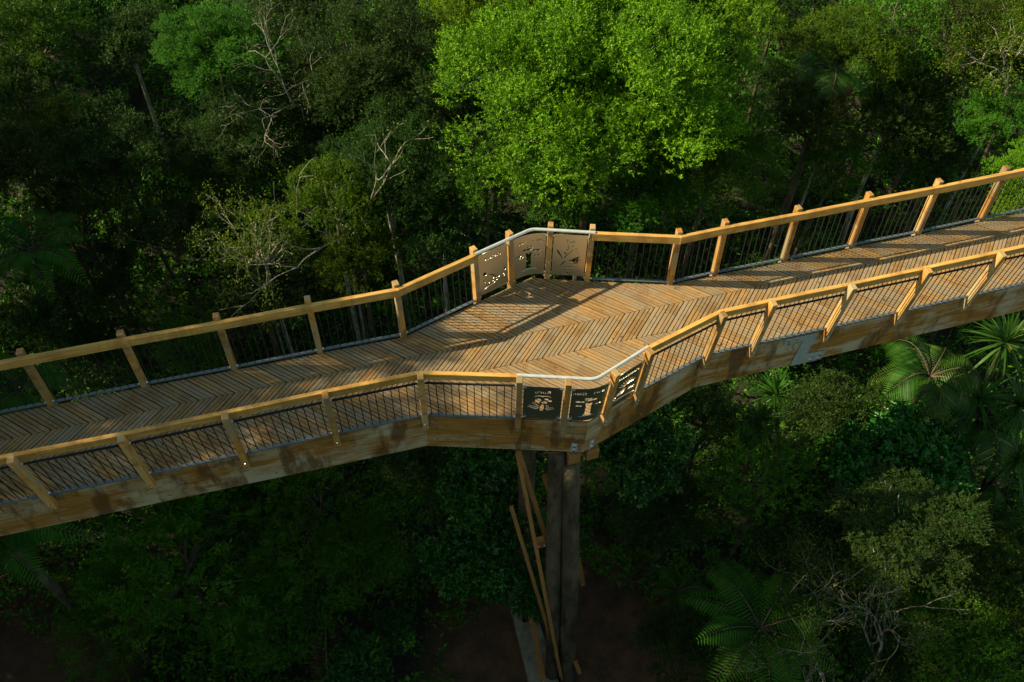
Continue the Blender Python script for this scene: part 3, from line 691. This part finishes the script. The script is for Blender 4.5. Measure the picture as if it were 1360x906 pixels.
VAR = {
 'big1': lambda m: crown_mesh('crown', m, (3.3, 3.3, 2.9), 230, .38, 50, 17, .060, .023, .24, lower=-.8, fill=.35, lobes=22),
 'big2': lambda m: crown_mesh('crown', m, (3.0, 2.8, 2.5), 165, .37, 48, 17, .062, .024, .24, lower=-.75, fill=.3, lobes=16),
 'med1': lambda m: crown_mesh('crown', m, (1.9, 1.8, 1.5), 80, .27, 34, 14, .064, .024, .20, lower=-.7, fill=.2, lobes=9),
 'med2': lambda m: crown_mesh('crown', m, (1.8, 2.0, 1.3), 74, .28, 34, 14, .072, .028, .22, lower=-.7, fill=.2, lobes=7),
 'loose': lambda m: crown_mesh('crown', m, (1.9, 1.9, 1.4), 34, .42, 22, 10, .095, .034, .20, lower=-.5, fill=.15),
 'broad1': lambda m: crown_mesh('crown', m, (1.25, 1.2, 1.1), 40, .36, 26, 10, .105, .052, .13, broad=True, lower=-.7, fill=.5),
 'broad2': lambda m: crown_mesh('crown', m, (1.1, 1.3, 1.0), 34, .36, 24, 10, .115, .056, .14, broad=True, lower=-.7, fill=.5),
 'small': lambda m: crown_mesh('crown', m, (1.3, 1.2, 1.0), 36, .36, 46, 13, .058, .026, .16, lower=-.7, fill=.5),
 'pin': lambda m: crown_mesh('crown', m, (1.5, 1.5, 1.1), 34, .46, 15, 14, .105, .040, .36, lower=-.5, pin=True),
 'spray': lambda m: crown_mesh('crown', m, (1.3, 1.3, 1.0), 26, .45, 20, 12, .12, .034, .26, lower=-.4),
}
CACHE = {}
def variant(v, mkey):
    if (v, mkey) not in CACHE: CACHE[(v, mkey)] = VAR[v](LG[mkey])
    return CACHE[(v, mkey)]
def bez(a, b, bend, n=7):
    a, b = np.array(a, float), np.array(b, float); m = (a+b)/2+np.array(bend); t = np.linspace(0, 1, n)[:, None]
    return a*(1-t)**2+2*m*t*(1-t)+b*t**2
def trunk_parts(h, C, scale, rz, r0, nl, seed):
    """trunk from 0 up to crown, limbs to some puff centres"""
    rg = np.random.default_rng(seed); c, s = math.cos(rz), math.sin(rz); C = C*scale; C = np.c_[C[:, 0]*c-C[:, 1]*s, C[:, 0]*s+C[:, 1]*c, C[:, 2]]
    fork = np.array([rg.normal(0, .12), rg.normal(0, .12), max(.4, h-.45*abs(C[:, 2]).max())]); parts = [tube(bez((0, 0, -.3), fork, (rg.normal(0, .2), rg.normal(0, .2), 0)), np.linspace(r0, r0*.6, 7), 9)]
    for i in rg.choice(len(C), min(nl, len(C)), replace=False):
        e = C[i]*.95+np.array([0, 0, h]); p = bez(fork-np.array([0, 0, .1]), e, (rg.normal(0, .25), rg.normal(0, .25), .1), 8); parts.append(tube(p, np.linspace(r0*.42, .012, 8), 6))
        for q in range(2):
            j = rg.integers(3, 6); e2 = p[j]+unit(p[j+1]-p[j]+rg.normal(0, .8, 3)*np.linalg.norm(p[j+1]-p[j]))*rg.uniform(.2, .5); parts.append(tube(bez(p[j], e2, rg.normal(0, .08, 3), 5), np.linspace(r0*.16, .006, 5), 5))
    return parts
SEED = [100]
def plant(name, v, mkey, px, py, z, rpx, label, cat, group=None, bark=None, nl=9, xyz=None, sz=1., r0=None):
    SEED[0] += 1; K = variant(v, mkey)
    if xyz: x, y, z = xyz; sc = rpx
    else:
        x, y = at(px, py, z); sc = rpx*depth(x, y, z)/FPX/K['rad'][0]*.95
    zg = float(terr(x, y)); zg = min(zg, z-.5*sc*K['rad'][2]); rz = random.uniform(0, 6.28)
    root = empty(name, (x, y, zg)); tag(root, label, cat, group)
    cr = link(bpy.data.objects.new('crown', K['me']), root); cr.location = (0, 0, z-zg); cr.rotation_euler.z = rz; cr.scale = (sc, sc, sc*sz)
    scv = np.array([sc, sc, sc*sz])
    tube_obj('trunk', trunk_parts(z-zg, K['C'], scv, rz, r0 or .035+.026*sc*K['rad'][0], nl, SEED[0]), bark or BK_brown, root)
    return root

T = 'tree'; G1 = 'forest trees beyond the walkway'; G2 = 'shrubs below the walkway'
# ---- beyond the walkway, centre
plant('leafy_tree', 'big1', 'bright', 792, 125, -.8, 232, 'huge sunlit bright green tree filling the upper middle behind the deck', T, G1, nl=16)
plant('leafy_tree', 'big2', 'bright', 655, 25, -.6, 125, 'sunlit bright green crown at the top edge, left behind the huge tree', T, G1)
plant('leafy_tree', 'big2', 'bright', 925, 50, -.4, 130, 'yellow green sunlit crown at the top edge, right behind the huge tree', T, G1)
plant('leafy_tree', 'big2', 'mid', 945, 215, -2.3, 110, 'mid green bushy tree directly behind the first right hand railing posts', T, G1)
plant('leafy_tree', 'med1', 'mid', 745, 262, -2.6, 80, 'mid green low tree just behind the far steel sign panels', T, G1)
plant('leafy_tree', 'med2', 'mid', 640, 235, -2.6, 62, 'small green crown hanging left of the huge sunlit tree', T, G1)
plant('leafy_tree', 'med2', 'mid', 850, 265, -2.8, 75, 'green crown low behind the platform railing, right of the sign panels', T, G1)
# ---- beyond, right
plant('leafy_tree', 'med1', 'yellow', 1120, 75, -1.3, 85, 'lit yellow green tree with strap leaved plants under it, upper right', T, G1)
plant('leafy_tree', 'loose', 'mid', 1190, 30, -.9, 75, 'open mid green tree at the top edge right of the yellow green one', T, G1)
plant('leafy_tree', 'med2', 'olive', 1075, 165, -2.2, 65, 'dull olive tree low between the huge tree and the yellow green one', T, G1)
plant('leafy_tree', 'loose', 'olive', 1275, 55, -1.0, 80, 'olive brown loose tree with pale trunk near the top right', T, G1)
plant('leafy_tree', 'med1', 'yellow', 1345, 25, -.6, 70, 'yellow tinged tree cut by the top right corner', T, G1, bark=BK_white)
plant('leafy_tree', 'med2', 'mid', 1322, 160, -2.2, 55, 'rounded green tree close above the right end of the far railing', T, G1)
plant('leafy_tree', 'med2', 'olive', 1190, 165, -2.8, 75, 'dark olive bushy tree behind the right half of the far railing', T, G1, bark=BK_white)
plant('leafy_tree', 'med1', 'mid', 1100, 225, -3.4, 60, 'dark green tree right above the far railing between third and fourth posts', T, G1)
plant('leafy_tree', 'small', 'bright', 1350, 228, -1.8, 42, 'small bright bush behind the railing at the right edge', 'shrub', G1)
plant('leafy_tree', 'small', 'bright', 1355, 275, -2.6, 42, 'bright bush seen through the far balusters at the right edge', 'shrub', G1)
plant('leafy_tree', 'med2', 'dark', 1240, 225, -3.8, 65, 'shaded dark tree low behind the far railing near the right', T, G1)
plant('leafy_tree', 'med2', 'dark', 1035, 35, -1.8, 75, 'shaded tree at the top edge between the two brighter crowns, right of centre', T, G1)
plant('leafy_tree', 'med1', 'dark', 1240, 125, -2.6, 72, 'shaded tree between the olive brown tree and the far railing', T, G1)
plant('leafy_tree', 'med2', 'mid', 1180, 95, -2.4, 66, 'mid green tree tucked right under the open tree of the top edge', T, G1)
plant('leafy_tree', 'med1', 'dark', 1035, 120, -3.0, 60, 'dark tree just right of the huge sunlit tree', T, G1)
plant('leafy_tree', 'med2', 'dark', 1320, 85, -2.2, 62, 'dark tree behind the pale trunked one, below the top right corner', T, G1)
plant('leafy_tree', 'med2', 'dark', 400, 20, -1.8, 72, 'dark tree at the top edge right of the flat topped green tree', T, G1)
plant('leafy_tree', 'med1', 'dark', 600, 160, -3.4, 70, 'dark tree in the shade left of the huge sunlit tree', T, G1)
# ---- beyond, left centre
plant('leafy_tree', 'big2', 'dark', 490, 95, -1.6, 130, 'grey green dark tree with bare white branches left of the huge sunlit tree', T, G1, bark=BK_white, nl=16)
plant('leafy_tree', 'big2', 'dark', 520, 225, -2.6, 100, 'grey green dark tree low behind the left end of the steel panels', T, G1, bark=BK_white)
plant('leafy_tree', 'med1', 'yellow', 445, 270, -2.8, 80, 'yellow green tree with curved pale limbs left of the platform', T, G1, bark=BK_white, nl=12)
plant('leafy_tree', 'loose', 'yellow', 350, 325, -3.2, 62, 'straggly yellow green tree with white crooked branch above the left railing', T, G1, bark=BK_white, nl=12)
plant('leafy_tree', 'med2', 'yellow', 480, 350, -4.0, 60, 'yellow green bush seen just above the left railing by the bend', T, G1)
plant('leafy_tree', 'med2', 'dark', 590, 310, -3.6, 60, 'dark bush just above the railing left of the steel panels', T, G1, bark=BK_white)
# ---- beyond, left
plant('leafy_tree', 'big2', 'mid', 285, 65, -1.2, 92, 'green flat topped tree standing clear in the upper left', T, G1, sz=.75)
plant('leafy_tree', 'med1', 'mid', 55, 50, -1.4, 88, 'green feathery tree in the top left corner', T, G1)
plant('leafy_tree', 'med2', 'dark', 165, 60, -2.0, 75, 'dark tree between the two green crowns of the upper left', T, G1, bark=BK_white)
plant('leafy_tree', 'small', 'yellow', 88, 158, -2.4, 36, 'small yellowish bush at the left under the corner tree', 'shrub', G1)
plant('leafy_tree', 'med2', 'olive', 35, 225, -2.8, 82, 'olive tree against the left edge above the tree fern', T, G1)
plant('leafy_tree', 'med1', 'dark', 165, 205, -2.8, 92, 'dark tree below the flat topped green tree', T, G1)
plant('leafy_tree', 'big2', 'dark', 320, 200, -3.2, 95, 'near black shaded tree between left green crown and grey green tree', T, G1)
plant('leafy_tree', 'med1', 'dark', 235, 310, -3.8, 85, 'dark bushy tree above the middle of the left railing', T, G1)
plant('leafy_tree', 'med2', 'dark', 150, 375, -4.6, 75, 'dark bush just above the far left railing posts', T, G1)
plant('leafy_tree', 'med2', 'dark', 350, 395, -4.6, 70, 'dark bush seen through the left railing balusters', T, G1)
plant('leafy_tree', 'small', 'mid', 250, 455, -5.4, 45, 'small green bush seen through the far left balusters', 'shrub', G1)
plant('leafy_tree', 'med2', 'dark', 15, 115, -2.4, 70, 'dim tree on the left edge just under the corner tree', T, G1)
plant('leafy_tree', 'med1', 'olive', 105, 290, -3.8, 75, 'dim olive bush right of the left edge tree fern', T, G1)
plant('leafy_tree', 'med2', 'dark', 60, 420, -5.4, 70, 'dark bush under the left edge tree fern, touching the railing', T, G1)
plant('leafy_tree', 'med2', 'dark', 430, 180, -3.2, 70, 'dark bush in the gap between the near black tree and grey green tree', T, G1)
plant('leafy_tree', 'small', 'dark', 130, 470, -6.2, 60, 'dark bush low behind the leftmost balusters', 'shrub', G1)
# ---- below the walkway
SH = 'shrub'
plant('broadleaf_shrub', 'broad1', 'broad', 850, 592, -4.6, 68, 'glossy broad leaved shrub directly right of the bearer beam ends', SH, G2)
plant('broadleaf_shrub', 'broad2', 'broad', 650, 640, -5.0, 62, 'glossy shrub directly left of the pile tops', SH, G2)
plant('broadleaf_shrub', 'broad1', 'broad', 645, 730, -6.2, 68, 'glossy shrub left of the piles above the concrete strip', SH, G2)
plant('broadleaf_shrub', 'broad2', 'broad', 712, 790, -7.4, 30, 'small leafy shrub between piles and concrete strip', SH, G2)
plant('pinnate_shrub', 'pin', 'mid', 245, 745, -5.8, 115, 'large dim shrub of paired leaflets under the left half of the walkway', SH, G2)
plant('pinnate_shrub', 'pin', 'mid', 395, 690, -5.6, 80, 'dim shrub of paired leaflets left of the glossy shrubs', SH, G2)
plant('pinnate_shrub', 'pin', 'mid', 150, 815, -6.4, 75, 'dim shrub between the big frond and the bottom left bare soil', SH, G2)
plant('broadleaf_shrub', 'small', 'mid', 480, 735, -6.6, 60, 'low green shrub left of the glossy ones, middle of the lower left', SH, G2)
plant('broadleaf_shrub', 'small', 'mid', 350, 820, -7.2, 70, 'low dim shrub left of the dead palm frond', SH, G2)
plant('broadleaf_shrub', 'broad1', 'broad', 480, 890, -7.8, 45, 'small shrub at the bottom edge beside the dead palm frond', SH, G2)
plant('broadleaf_shrub', 'broad2', 'broad', 520, 835, -8.2, 24, 'tiny bright leaved sapling on the bare ground right of the dead frond', SH, G2)
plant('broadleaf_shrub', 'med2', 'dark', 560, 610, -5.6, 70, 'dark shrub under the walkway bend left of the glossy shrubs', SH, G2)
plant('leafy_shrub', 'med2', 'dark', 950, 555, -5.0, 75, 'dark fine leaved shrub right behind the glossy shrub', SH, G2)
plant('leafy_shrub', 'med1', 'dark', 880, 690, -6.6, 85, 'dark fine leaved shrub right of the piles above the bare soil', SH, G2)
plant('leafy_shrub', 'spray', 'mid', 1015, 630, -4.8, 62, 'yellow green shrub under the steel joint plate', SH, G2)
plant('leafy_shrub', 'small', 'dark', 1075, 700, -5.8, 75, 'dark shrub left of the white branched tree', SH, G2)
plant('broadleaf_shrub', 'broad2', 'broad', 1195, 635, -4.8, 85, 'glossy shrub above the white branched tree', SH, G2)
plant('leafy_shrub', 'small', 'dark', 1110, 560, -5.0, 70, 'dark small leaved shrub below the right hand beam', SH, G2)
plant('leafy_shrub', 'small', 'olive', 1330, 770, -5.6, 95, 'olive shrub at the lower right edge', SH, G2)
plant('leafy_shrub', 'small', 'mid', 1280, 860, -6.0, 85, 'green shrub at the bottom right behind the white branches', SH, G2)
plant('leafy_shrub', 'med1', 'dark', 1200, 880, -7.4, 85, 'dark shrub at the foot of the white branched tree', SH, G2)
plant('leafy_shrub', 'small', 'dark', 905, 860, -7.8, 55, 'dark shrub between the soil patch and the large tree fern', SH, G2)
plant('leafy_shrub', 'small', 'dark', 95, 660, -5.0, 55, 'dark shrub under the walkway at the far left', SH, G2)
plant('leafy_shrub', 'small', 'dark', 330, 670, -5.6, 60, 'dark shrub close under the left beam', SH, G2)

# ---- off to the left: the tall trees that shade the left half
G3 = 'tall trees standing left of the walkway'; LB3 = 'tall dark forest tree, unseen, shading from off the left end of the walkway'
for (x, y, z, s_) in ((-13.5, 10.0, 4.4, 1.2), (-15.5, 14.8, -.4, 1.05), (-13.5, 0.0, 4.2, 1.25), (-14.5, -6.0, 5., 1.3), (-20, 8.5, 8.2, 1.35), (-19, -3, 8, 1.4), (-20, 21, .6, 1.2), (-22, 14.5, 2.4, 1.3), (-13.0, 5.6, 7.6, .95), (-21, 28, 1.0, 1.3), (-24, 2.5, 9.5, 1.4),
                      (-15.5, 9.5, -2.2, 1.1), (-15.5, 1.5, -2.2, 1.1), (-16, 5.2, -4.6, 1.0), (-15, -5, -2, 1.1), (-12.6, 8.8, -2.2, .85), (-12.8, 1.6, -2.0, .85), (-13.2, 5.3, -4.2, .85), (-21, 5.5, 3.2, 1.3), (-13.8, 7.2, -6.2, .75), (-18.5, 1.5, 1.5, 1.2), (-23, 5.5, 7.5, 1.3), (-22.5, 10.5, 5.5, 1.1)):  # further unseen trees, added to block sun from the ground below the deck
    plant('forest_tree', 'big1' if s_ > 1.2 else 'big2', 'dark', 0, 0, 0, s_, LB3, T, G3, xyz=(x, y, z))

for (x, y, z, s_) in ((-6.5, -4.5, -5, 1.2), (-1, -6, -5, 1.3), (4.5, -4.5, -5, 1.2), (10, -3, -5.2, 1.2), (1.5, -1.0, -6.6, .9), (-4, -.8, -6.8, .9), (7, -.5, -6.6, .9), (-9, -1, -6, 1.), (0, -12, -3.5, 1.5), (8, -11, -3.5, 1.5), (-8, -11, -3.5, 1.5)):  # unseen trees, added as dark green for the near sign panels to reflect
    plant('forest_tree', 'big1' if s_ > 1.2 else 'big2', 'dark', 0, 0, 0, s_, 'unseen green forest tree added on the near side for the panels to reflect', T, 'unseen trees added on the near side', xyz=(x, y, z-1.2))

# ------------------------------------------------------------------ ferns, palms
def frond_geo(L, droop, rise, npin, pl, sub=9, az=0., w_=.016, nikau=False, rg=rng):
    """one arching frond from the origin: returns leaf geometry + rachis polyline"""
    t = np.linspace(0, 1, npin+3); r = L*t; z = rise*np.sin(t*math.pi*.55)*L - droop*L*t**2.2
    P = np.c_[r*np.cos(az), r*np.sin(az), z]; P *= (L/np.sum(np.linalg.norm(np.diff(P, axis=0), axis=1)))
    T = unit(np.gradient(P, axis=0)); side = unit(np.cross(T, np.array([0, 0, 1.]))); up = np.cross(side, T); gs = []
    prof = np.sin(np.clip(t, 0, 1)**.75*math.pi*.93+.12)**.8
    for sg in (-1, 1):
        b = P[2:-1]; d = unit(side[2:-1]*sg + T[2:-1]*.38 - np.array([0, 0, .18])); l = pl*prof[2:-1]*rg.uniform(.92, 1.05, len(b))
        if nikau: gs.append(leaf_geo(b, d-np.array([0, 0, .25]), up[2:-1], l, w_, fold=.3)); continue
        gs.append(leaf_geo(b, d-np.array([0, 0, .12]), up[2:-1], l, L/npin*.72*(.55+.45*prof[2:-1]), fold=.12, broad=True, r=np.clip(rg.random(len(b))*.5+np.linspace(.2, .5, len(b)), 0, 1))); continue
        q = np.linspace(.06, 1, sub)[None, :, None]; B = b[:, None]+d[:, None]*l[:, None, None]*q - np.array([0, 0, 1.])*(q**2)*l[:, None, None]*.12
        for s2 in (-1, 1):
            dd = unit(T[2:-1][:, None]*s2+d[:, None]*.35+np.zeros_like(B)); ll = (.30*(L/(npin))*2.6*(1-.55*q[..., 0]))*np.ones(len(b))[:, None]
            upv = np.broadcast_to(up[2:-1][:, None], B.shape)
            gs.append(leaf_geo(B.reshape(-1, 3), dd.reshape(-1, 3), upv.reshape(-1, 3), ll.ravel()*.37, (l[:, None]*np.ones(sub)[None]/sub*1.15).ravel(), fold=.1))
    g_ = cat_geo(gs); return g_, P
def fern_obj(name, px, py, z, rpx, label, cat, nfr=14, mkey='fern', nikau=False, trunk=True, group=None, azs=None, droop=.55, rise=.55):
    x, y = at(px, py, z); L = rpx*depth(x, y, z)/FPX*1.08; zg = float(terr(x, y)); zg = min(zg, z-.3); rg = np.random.default_rng(int(px*7+py))
    root = empty(name, (x, y, zg)); tag(root, label, cat, group); h = z-zg
    if trunk:
        tube_obj('trunk', [tube(bez((0, 0, -.2), (0, 0, h), (.12, .1, 0)), np.linspace(.11, .075, 7), 9)], BK_brown, root)
    azs = azs if azs is not None else np.arange(nfr)*2.39996+rg.normal(0, .12, nfr)
    for i, a in enumerate(azs):
        k = i/len(azs); g, P = frond_geo(L*rg.uniform(.85, 1.1), droop*(.7+.6*k), rise*(1.25-.8*k), 30 if nikau else 24, L*(.42 if nikau else .24), 9, a, .03 if nikau else .02, nikau, rg)
        V, F, r = g; fo = bpy.data.objects.new('frond', np_mesh('frond', V, F, LG['dead'] if (nikau and k > .9) else LG[mkey], rnd=r)); fo.location = (0, 0, h); link(fo, root)
        tube_obj('rachis', [tube(P[::3], np.linspace(.018, .004, len(P[::3])), 5)], BK_brown, fo)
    return root
GF = 'tree ferns among the bush'
fern_obj('tree_fern', 1010, 835, -5.6, 112, 'large dark tree fern with a full star of fronds right of the bare soil', 'tree fern', 16, group=GF)
fern_obj('tree_fern', 0, 715, -3.0, 118, 'tree fern whose big frond hangs from under the left end of the walkway', 'tree fern', 9, group=GF)
fern_obj('tree_fern', 45, 335, -3.4, 92, 'tree fern at the left edge above the railing', 'tree fern', 14, group=GF)
fern_obj('tree_fern', 25, 520, -5.0, 85, 'tree fern seen through the balusters at the left edge', 'tree fern', 12, group=GF)
fern_obj('tree_fern', 900, 785, -7.9, 42, 'small ground fern at the edge of the bare soil', 'fern', 9, trunk=False, group=GF)
fern_obj('tree_fern', 1145, 625, -5.6, 70, 'dim fern between the shrubs below the right hand beam', 'fern', 9, trunk=False, group=GF)
fern_obj('tree_fern', 1305, 700, -5.4, 75, 'dim fern above the olive shrub at the right edge', 'fern', 9, trunk=False, group=GF)
fern_obj('nikau_palm', 1235, 500, -3.6, 88, 'palm with drooping feather fronds just under the right hand beam', 'palm', 12, 'palm', True, droop=1.0, rise=.6)
fern_obj('nikau_palm', 1300, 560, -4.4, 90, 'palm with long drooping green fronds among the spiky trees at the right edge', 'palm', 12, 'palm', True, droop=1.1, rise=.6)
fern_obj('nikau_palm', 1105, 95, -1.2, 70, 'feathery palm half hidden in the yellow green tree, upper right', 'palm', 11, 'palm', True, droop=.9, rise=.6)
def rosette(heads, root_px, zt, label, group, name='cabbage_tree'):
    x, y = at(*root_px, zt); zg = min(float(terr(x, y)), zt-.5); root = empty(name, (x, y, zg)); tag(root, label, 'cabbage tree', group); parts = [tube(bez((0, 0, -.2), (0, 0, (zt-zg)*.7), (.1, 0, 0)), np.linspace(.12, .08, 7), 8)]
    for (px, py, z, rpx) in heads:
        hx, hy = at(px, py, z); R_ = rpx*depth(hx, hy, z)/FPX; c = np.array([hx-x, hy-y, z-zg]); parts.append(tube(bez((0, 0, (zt-zg)*.68), c, (.05, .1, -.1)), np.linspace(.06, .04, 7), 7))
        n = 95; d = unit(rng.normal(size=(n, 3))+np.array([0, 0, .55])); s = unit(np.cross(d, np.array([0, 0, 1.])+rng.normal(0, .1, (n, 3)))); L = R_*rng.uniform(.75, 1.15, n)
        segs = 5; q = np.linspace(0, 1, segs+1); wd = np.array([.5, 1, .95, .75, .45, .05])*.024
        C = d[:, None]*L[:, None, None]*q[None, :, None]; C[..., 2] -= (q[None]**2.2)*L[:, None]*.32
        V = np.stack([C-s[:, None]*wd[None, :, None], C+s[:, None]*wd[None, :, None]], 2)+c; V = V.reshape(-1, 3)
        o = (np.arange(n)*(segs+1)*2)[:, None, None]+(np.arange(segs)*2)[None, :, None]; Fq = (o+np.array([0, 1, 3, 2])).reshape(-1, 4)
        link(bpy.data.objects.new('leaf_head', np_mesh('leaf_head', V, Fq, LG['palm'], rnd=np.repeat(rng.random(n), segs))), root)
    tube_obj('trunk', parts, BK_brown, root)
GC = 'cabbage trees below the right hand beam'
rosette([(1335, 455, -3.2, 62), (1300, 530, -3.9, 58)], (1318, 520), -4.5, 'spiky leaved tree at the right edge just below the beam', GC)
rosette([(1355, 540, -3.8, 55), (1350, 610, -4.6, 60), (1280, 590, -4.9, 50)], (1335, 620), -5.2, 'spiky leaved tree at the right edge, lower of the two there', GC)
rosette([(1030, 525, -6.0, 48), (1085, 575, -6.2, 42), (1010, 560, -6.0, 40)], (1045, 580), -6.5, 'dim spiky leaved tree under the steel joint plate', GC)

# ------------------------------------------------------------------ pale bare-branched trees
def branches(p, d, L, r, lev, rg, parts, tips, var=.5, mx=4):
    n = 6; pts = [p]; dd = d
    for i in range(n-1): dd = unit(dd+rg.normal(0, .17, 3)+np.array([0, 0, .04])); pts.append(pts[-1]+dd*L/(n-1))
    pts = np.array(pts); parts.append(tube(pts, np.linspace(r, r*.62, n), 7 if lev < 2 else 5))
    if lev >= mx: tips.append((pts[-1], dd)); return
    for k in range(rg.integers(2, 4)): 
        e = unit(dd+rg.normal(0, var, 3)); branches(pts[-1] if k < 2 else pts[3], e, L*rg.uniform(.6, .85), r*.6, lev+1, rg, parts, tips, var, mx)
def bare_tree(name, base_px, zb, top_px, zt, label, mkey, seed, r0=.06, leafn=10, group='pale branched trees', leaf=(.07, .032), L0=.42, bark=None, var=.42, mx=4, nb=3):
    x, y = at(*base_px, zb); tx, ty = at(*top_px, zt); zg = min(float(terr(x, y)), zb); root = empty(name, (x, y, zg)); tag(root, label, 'tree', group)
    rg = np.random.default_rng(seed); parts, tips = [], []; d = np.array([tx-x, ty-y, zt-zb]); H = np.linalg.norm(d)
    if zb-zg > .05: parts.append(tube(bez((0, 0, -.2), (0, 0, zb-zg), (.05, .05, 0)), np.linspace(r0*1.3, r0, 7), 8))
    for k in range(nb): branches(np.array([0, 0, zb-zg]), unit(unit(d)+rg.normal(0, var*.6, 3)), H*L0, r0*(1-.15*k), 0, rg, parts, tips, var, mx)
    tube_obj('trunk', parts, bark or BK_white, root)
    gs = []
    for p, dd in tips:
        k = leafn; b = p+rg.normal(0, .13, (k, 3)); gs.append(leaf_geo(b, unit(rg.normal(size=(k, 3))+dd), unit(rg.normal(size=(k, 3))*.6+np.array([0, 0, 1.])), leaf[0]*rg.uniform(.7, 1.2, k), leaf[1]*rg.uniform(.7, 1.2, k), broad=False))
    V, F, r = cat_geo(gs); link(bpy.data.objects.new('crown', np_mesh('crown', V, F, LG[mkey], rnd=r)), root)
bare_tree('branching_tree', (1165, 890), -7.4, (1185, 690), -4.0, 'white branched spreading tree with thin dark crown, lower right', 'olive', 5, .036, 60, leaf=(.055, .026), var=.24, L0=.33, nb=4)
plant('leafy_tree', 'med2', 'dark', 1205, 705, -2.9, 100, 'dull green umbrella shaped crown above the white branches, lower right', T, 'pale branched trees', nl=3, sz=.45, bark=BK_white, r0=.02)
bare_tree('branching_tree', (1095, 905), -7.2, (1080, 750), -4.3, 'slim pale sapling with sparse leaves beside the large tree fern', 'olive', 9, .03, 16, L0=.36)
bare_tree('branching_tree', (560, 150), -2.6, (480, 50), .2, 'pale dead branches reaching over the grey green tree, upper middle', 'dark', 12, .024, 10, mx=4, nb=2, var=.55, L0=.26)
bare_tree('branching_tree', (400, 140), -2.4, (400, 50), .8, 'pale bare branches between the left green crown and the grey green tree', 'dark', 14, .028, 8, mx=4, nb=2, var=.6, L0=.28)
bare_tree('branching_tree', (350, 385), -4.6, (350, 290), -1.6, 'pale crooked branched tree above the middle left railing', 'yellow', 17, .028, 22, mx=4, nb=2, L0=.32)
bare_tree('branching_tree', (460, 320), -4.0, (440, 230), -.6, 'pale curved branches showing in the yellow green tree', 'yellow', 21, .035, 16, mx=3, nb=2)
bare_tree('branching_tree', (1335, 130), -1.8, (1345, 20), 1.6, 'pale trunked tree at the top right corner', 'yellow', 27, .03, 110, mx=3, nb=2, L0=.22)
bare_tree('branching_tree', (1090, 200), -3.6, (1100, 150), -1.8, 'pale twigs under the yellow green tree, upper right', 'olive', 31, .03, 14, mx=3, nb=2)

# ------------------------------------------------------------------ dead palm frond and log on the ground
x, y = at(438, 868, -8.5); z = float(terr(x, y)); root = empty('dead_frond', (x, y, z)); tag(root, 'dry brown palm frond lying on the ground at the lower left of the piles', 'dead frond')
g, P = frond_geo(2.0, .25, .35, 40, .55, 9, 1.75, .03, True); V, F, r = g; V = V+np.array([.1, -.9, .35]); fo = link(bpy.data.objects.new('leaflets', np_mesh('leaflets', V, F, LG['dead'], rnd=r)), root)
tube_obj('rachis', [tube(P[::3]+np.array([.1, -.9, .35]), np.linspace(.035, .008, len(P[::3])), 6)], BK_red, root)

# ------------------------------------------------------------------ undergrowth and leaf litter (uncountable)
n = 30000; X = rng.uniform(-17, 17, n); Y = rng.uniform(2.5, 33, n)
keep = (((X-1.7)/2.9)**2+((Y-6.6)/2.1)**2 > 1)
keep &= ~((X > -12) & (X < -8.2) & (Y < 7.0) & (Y > 5)) & ~((X > -4) & (X < -1) & (Y > 5.8) & (Y < 7.6) & (rng.random(n) < .8))
X, Y = X[keep], Y[keep]; n = len(X); Z = terr(X, Y)+rng.uniform(0, 1, n)*(.25+1.5*np.clip(np.sin(X*1.3+2*np.sin(Y*.9))*np.cos(Y*1.1+X*.4)+.35, 0, 1))
k = 13; tp = np.c_[X, Y, Z]; td = unit(rng.normal(size=(n, 3))+np.array([0, 0, .8])); tt = np.linspace(.05, 1, k)[None, :, None]
base = tp[:, None]+td[:, None]*.45*tt+rng.normal(0, .06, (n, k, 3)); d = unit(td[:, None]*.5+unit(rng.normal(size=(n, k, 3)))); up = unit(rng.normal(size=(n, k, 3))*.6+np.array([0, 0, 1.]))
V, F, r = leaf_geo(base.reshape(-1, 3), d.reshape(-1, 3), up.reshape(-1, 3), .15*rng.uniform(.6, 1.3, n*k), .055*rng.uniform(.6, 1.3, n*k))
tag(link(bpy.data.objects.new('undergrowth', np_mesh('undergrowth', V, F, LG['mid'], rnd=r))), 'low leafy undergrowth covering the forest floor', 'undergrowth', kind='stuff')
nl_ = 70; sx_ = rng.uniform(-6, 9, nl_); sn_ = rng.uniform(.1, 1.6, nl_); P_ = np.array([O0 + AX*(a_+6) + AN*b_ for a_, b_ in zip(sx_, sn_)]); a = rng.uniform(0, 6.28, nl_)
V, F, r = leaf_geo(np.c_[P_, np.full(nl_, .008)], np.c_[np.cos(a), np.sin(a), .12+0*a], np.tile([0, 0, 1.], (nl_, 1)), .05*rng.uniform(.5, 1.3, nl_), .02*rng.uniform(.6, 1.3, nl_), .2)
tag(link(bpy.data.objects.new('deck_litter', np_mesh('deck_litter', V, F, LG['dead'], rnd=r))), 'few small dry leaves scattered on the walkway boards', 'leaf litter', kind='stuff')
n = 2600; X = rng.uniform(-9, 9, n); Y = rng.uniform(3.5, 10, n); Z = terr(X, Y)+.012; a = rng.uniform(0, 6.28, n)
V, F, r = leaf_geo(np.c_[X, Y, Z], np.c_[np.cos(a), np.sin(a), 0*a], np.tile([0, 0, 1.], (n, 1)), .07*rng.uniform(.5, 1.3, n), .03*rng.uniform(.6, 1.3, n), .15)
tag(link(bpy.data.objects.new('leaf_litter', np_mesh('leaf_litter', V, F, LG['dead'], rnd=r))), 'fallen leaves scattered on the brown soil', 'leaf litter', kind='stuff')
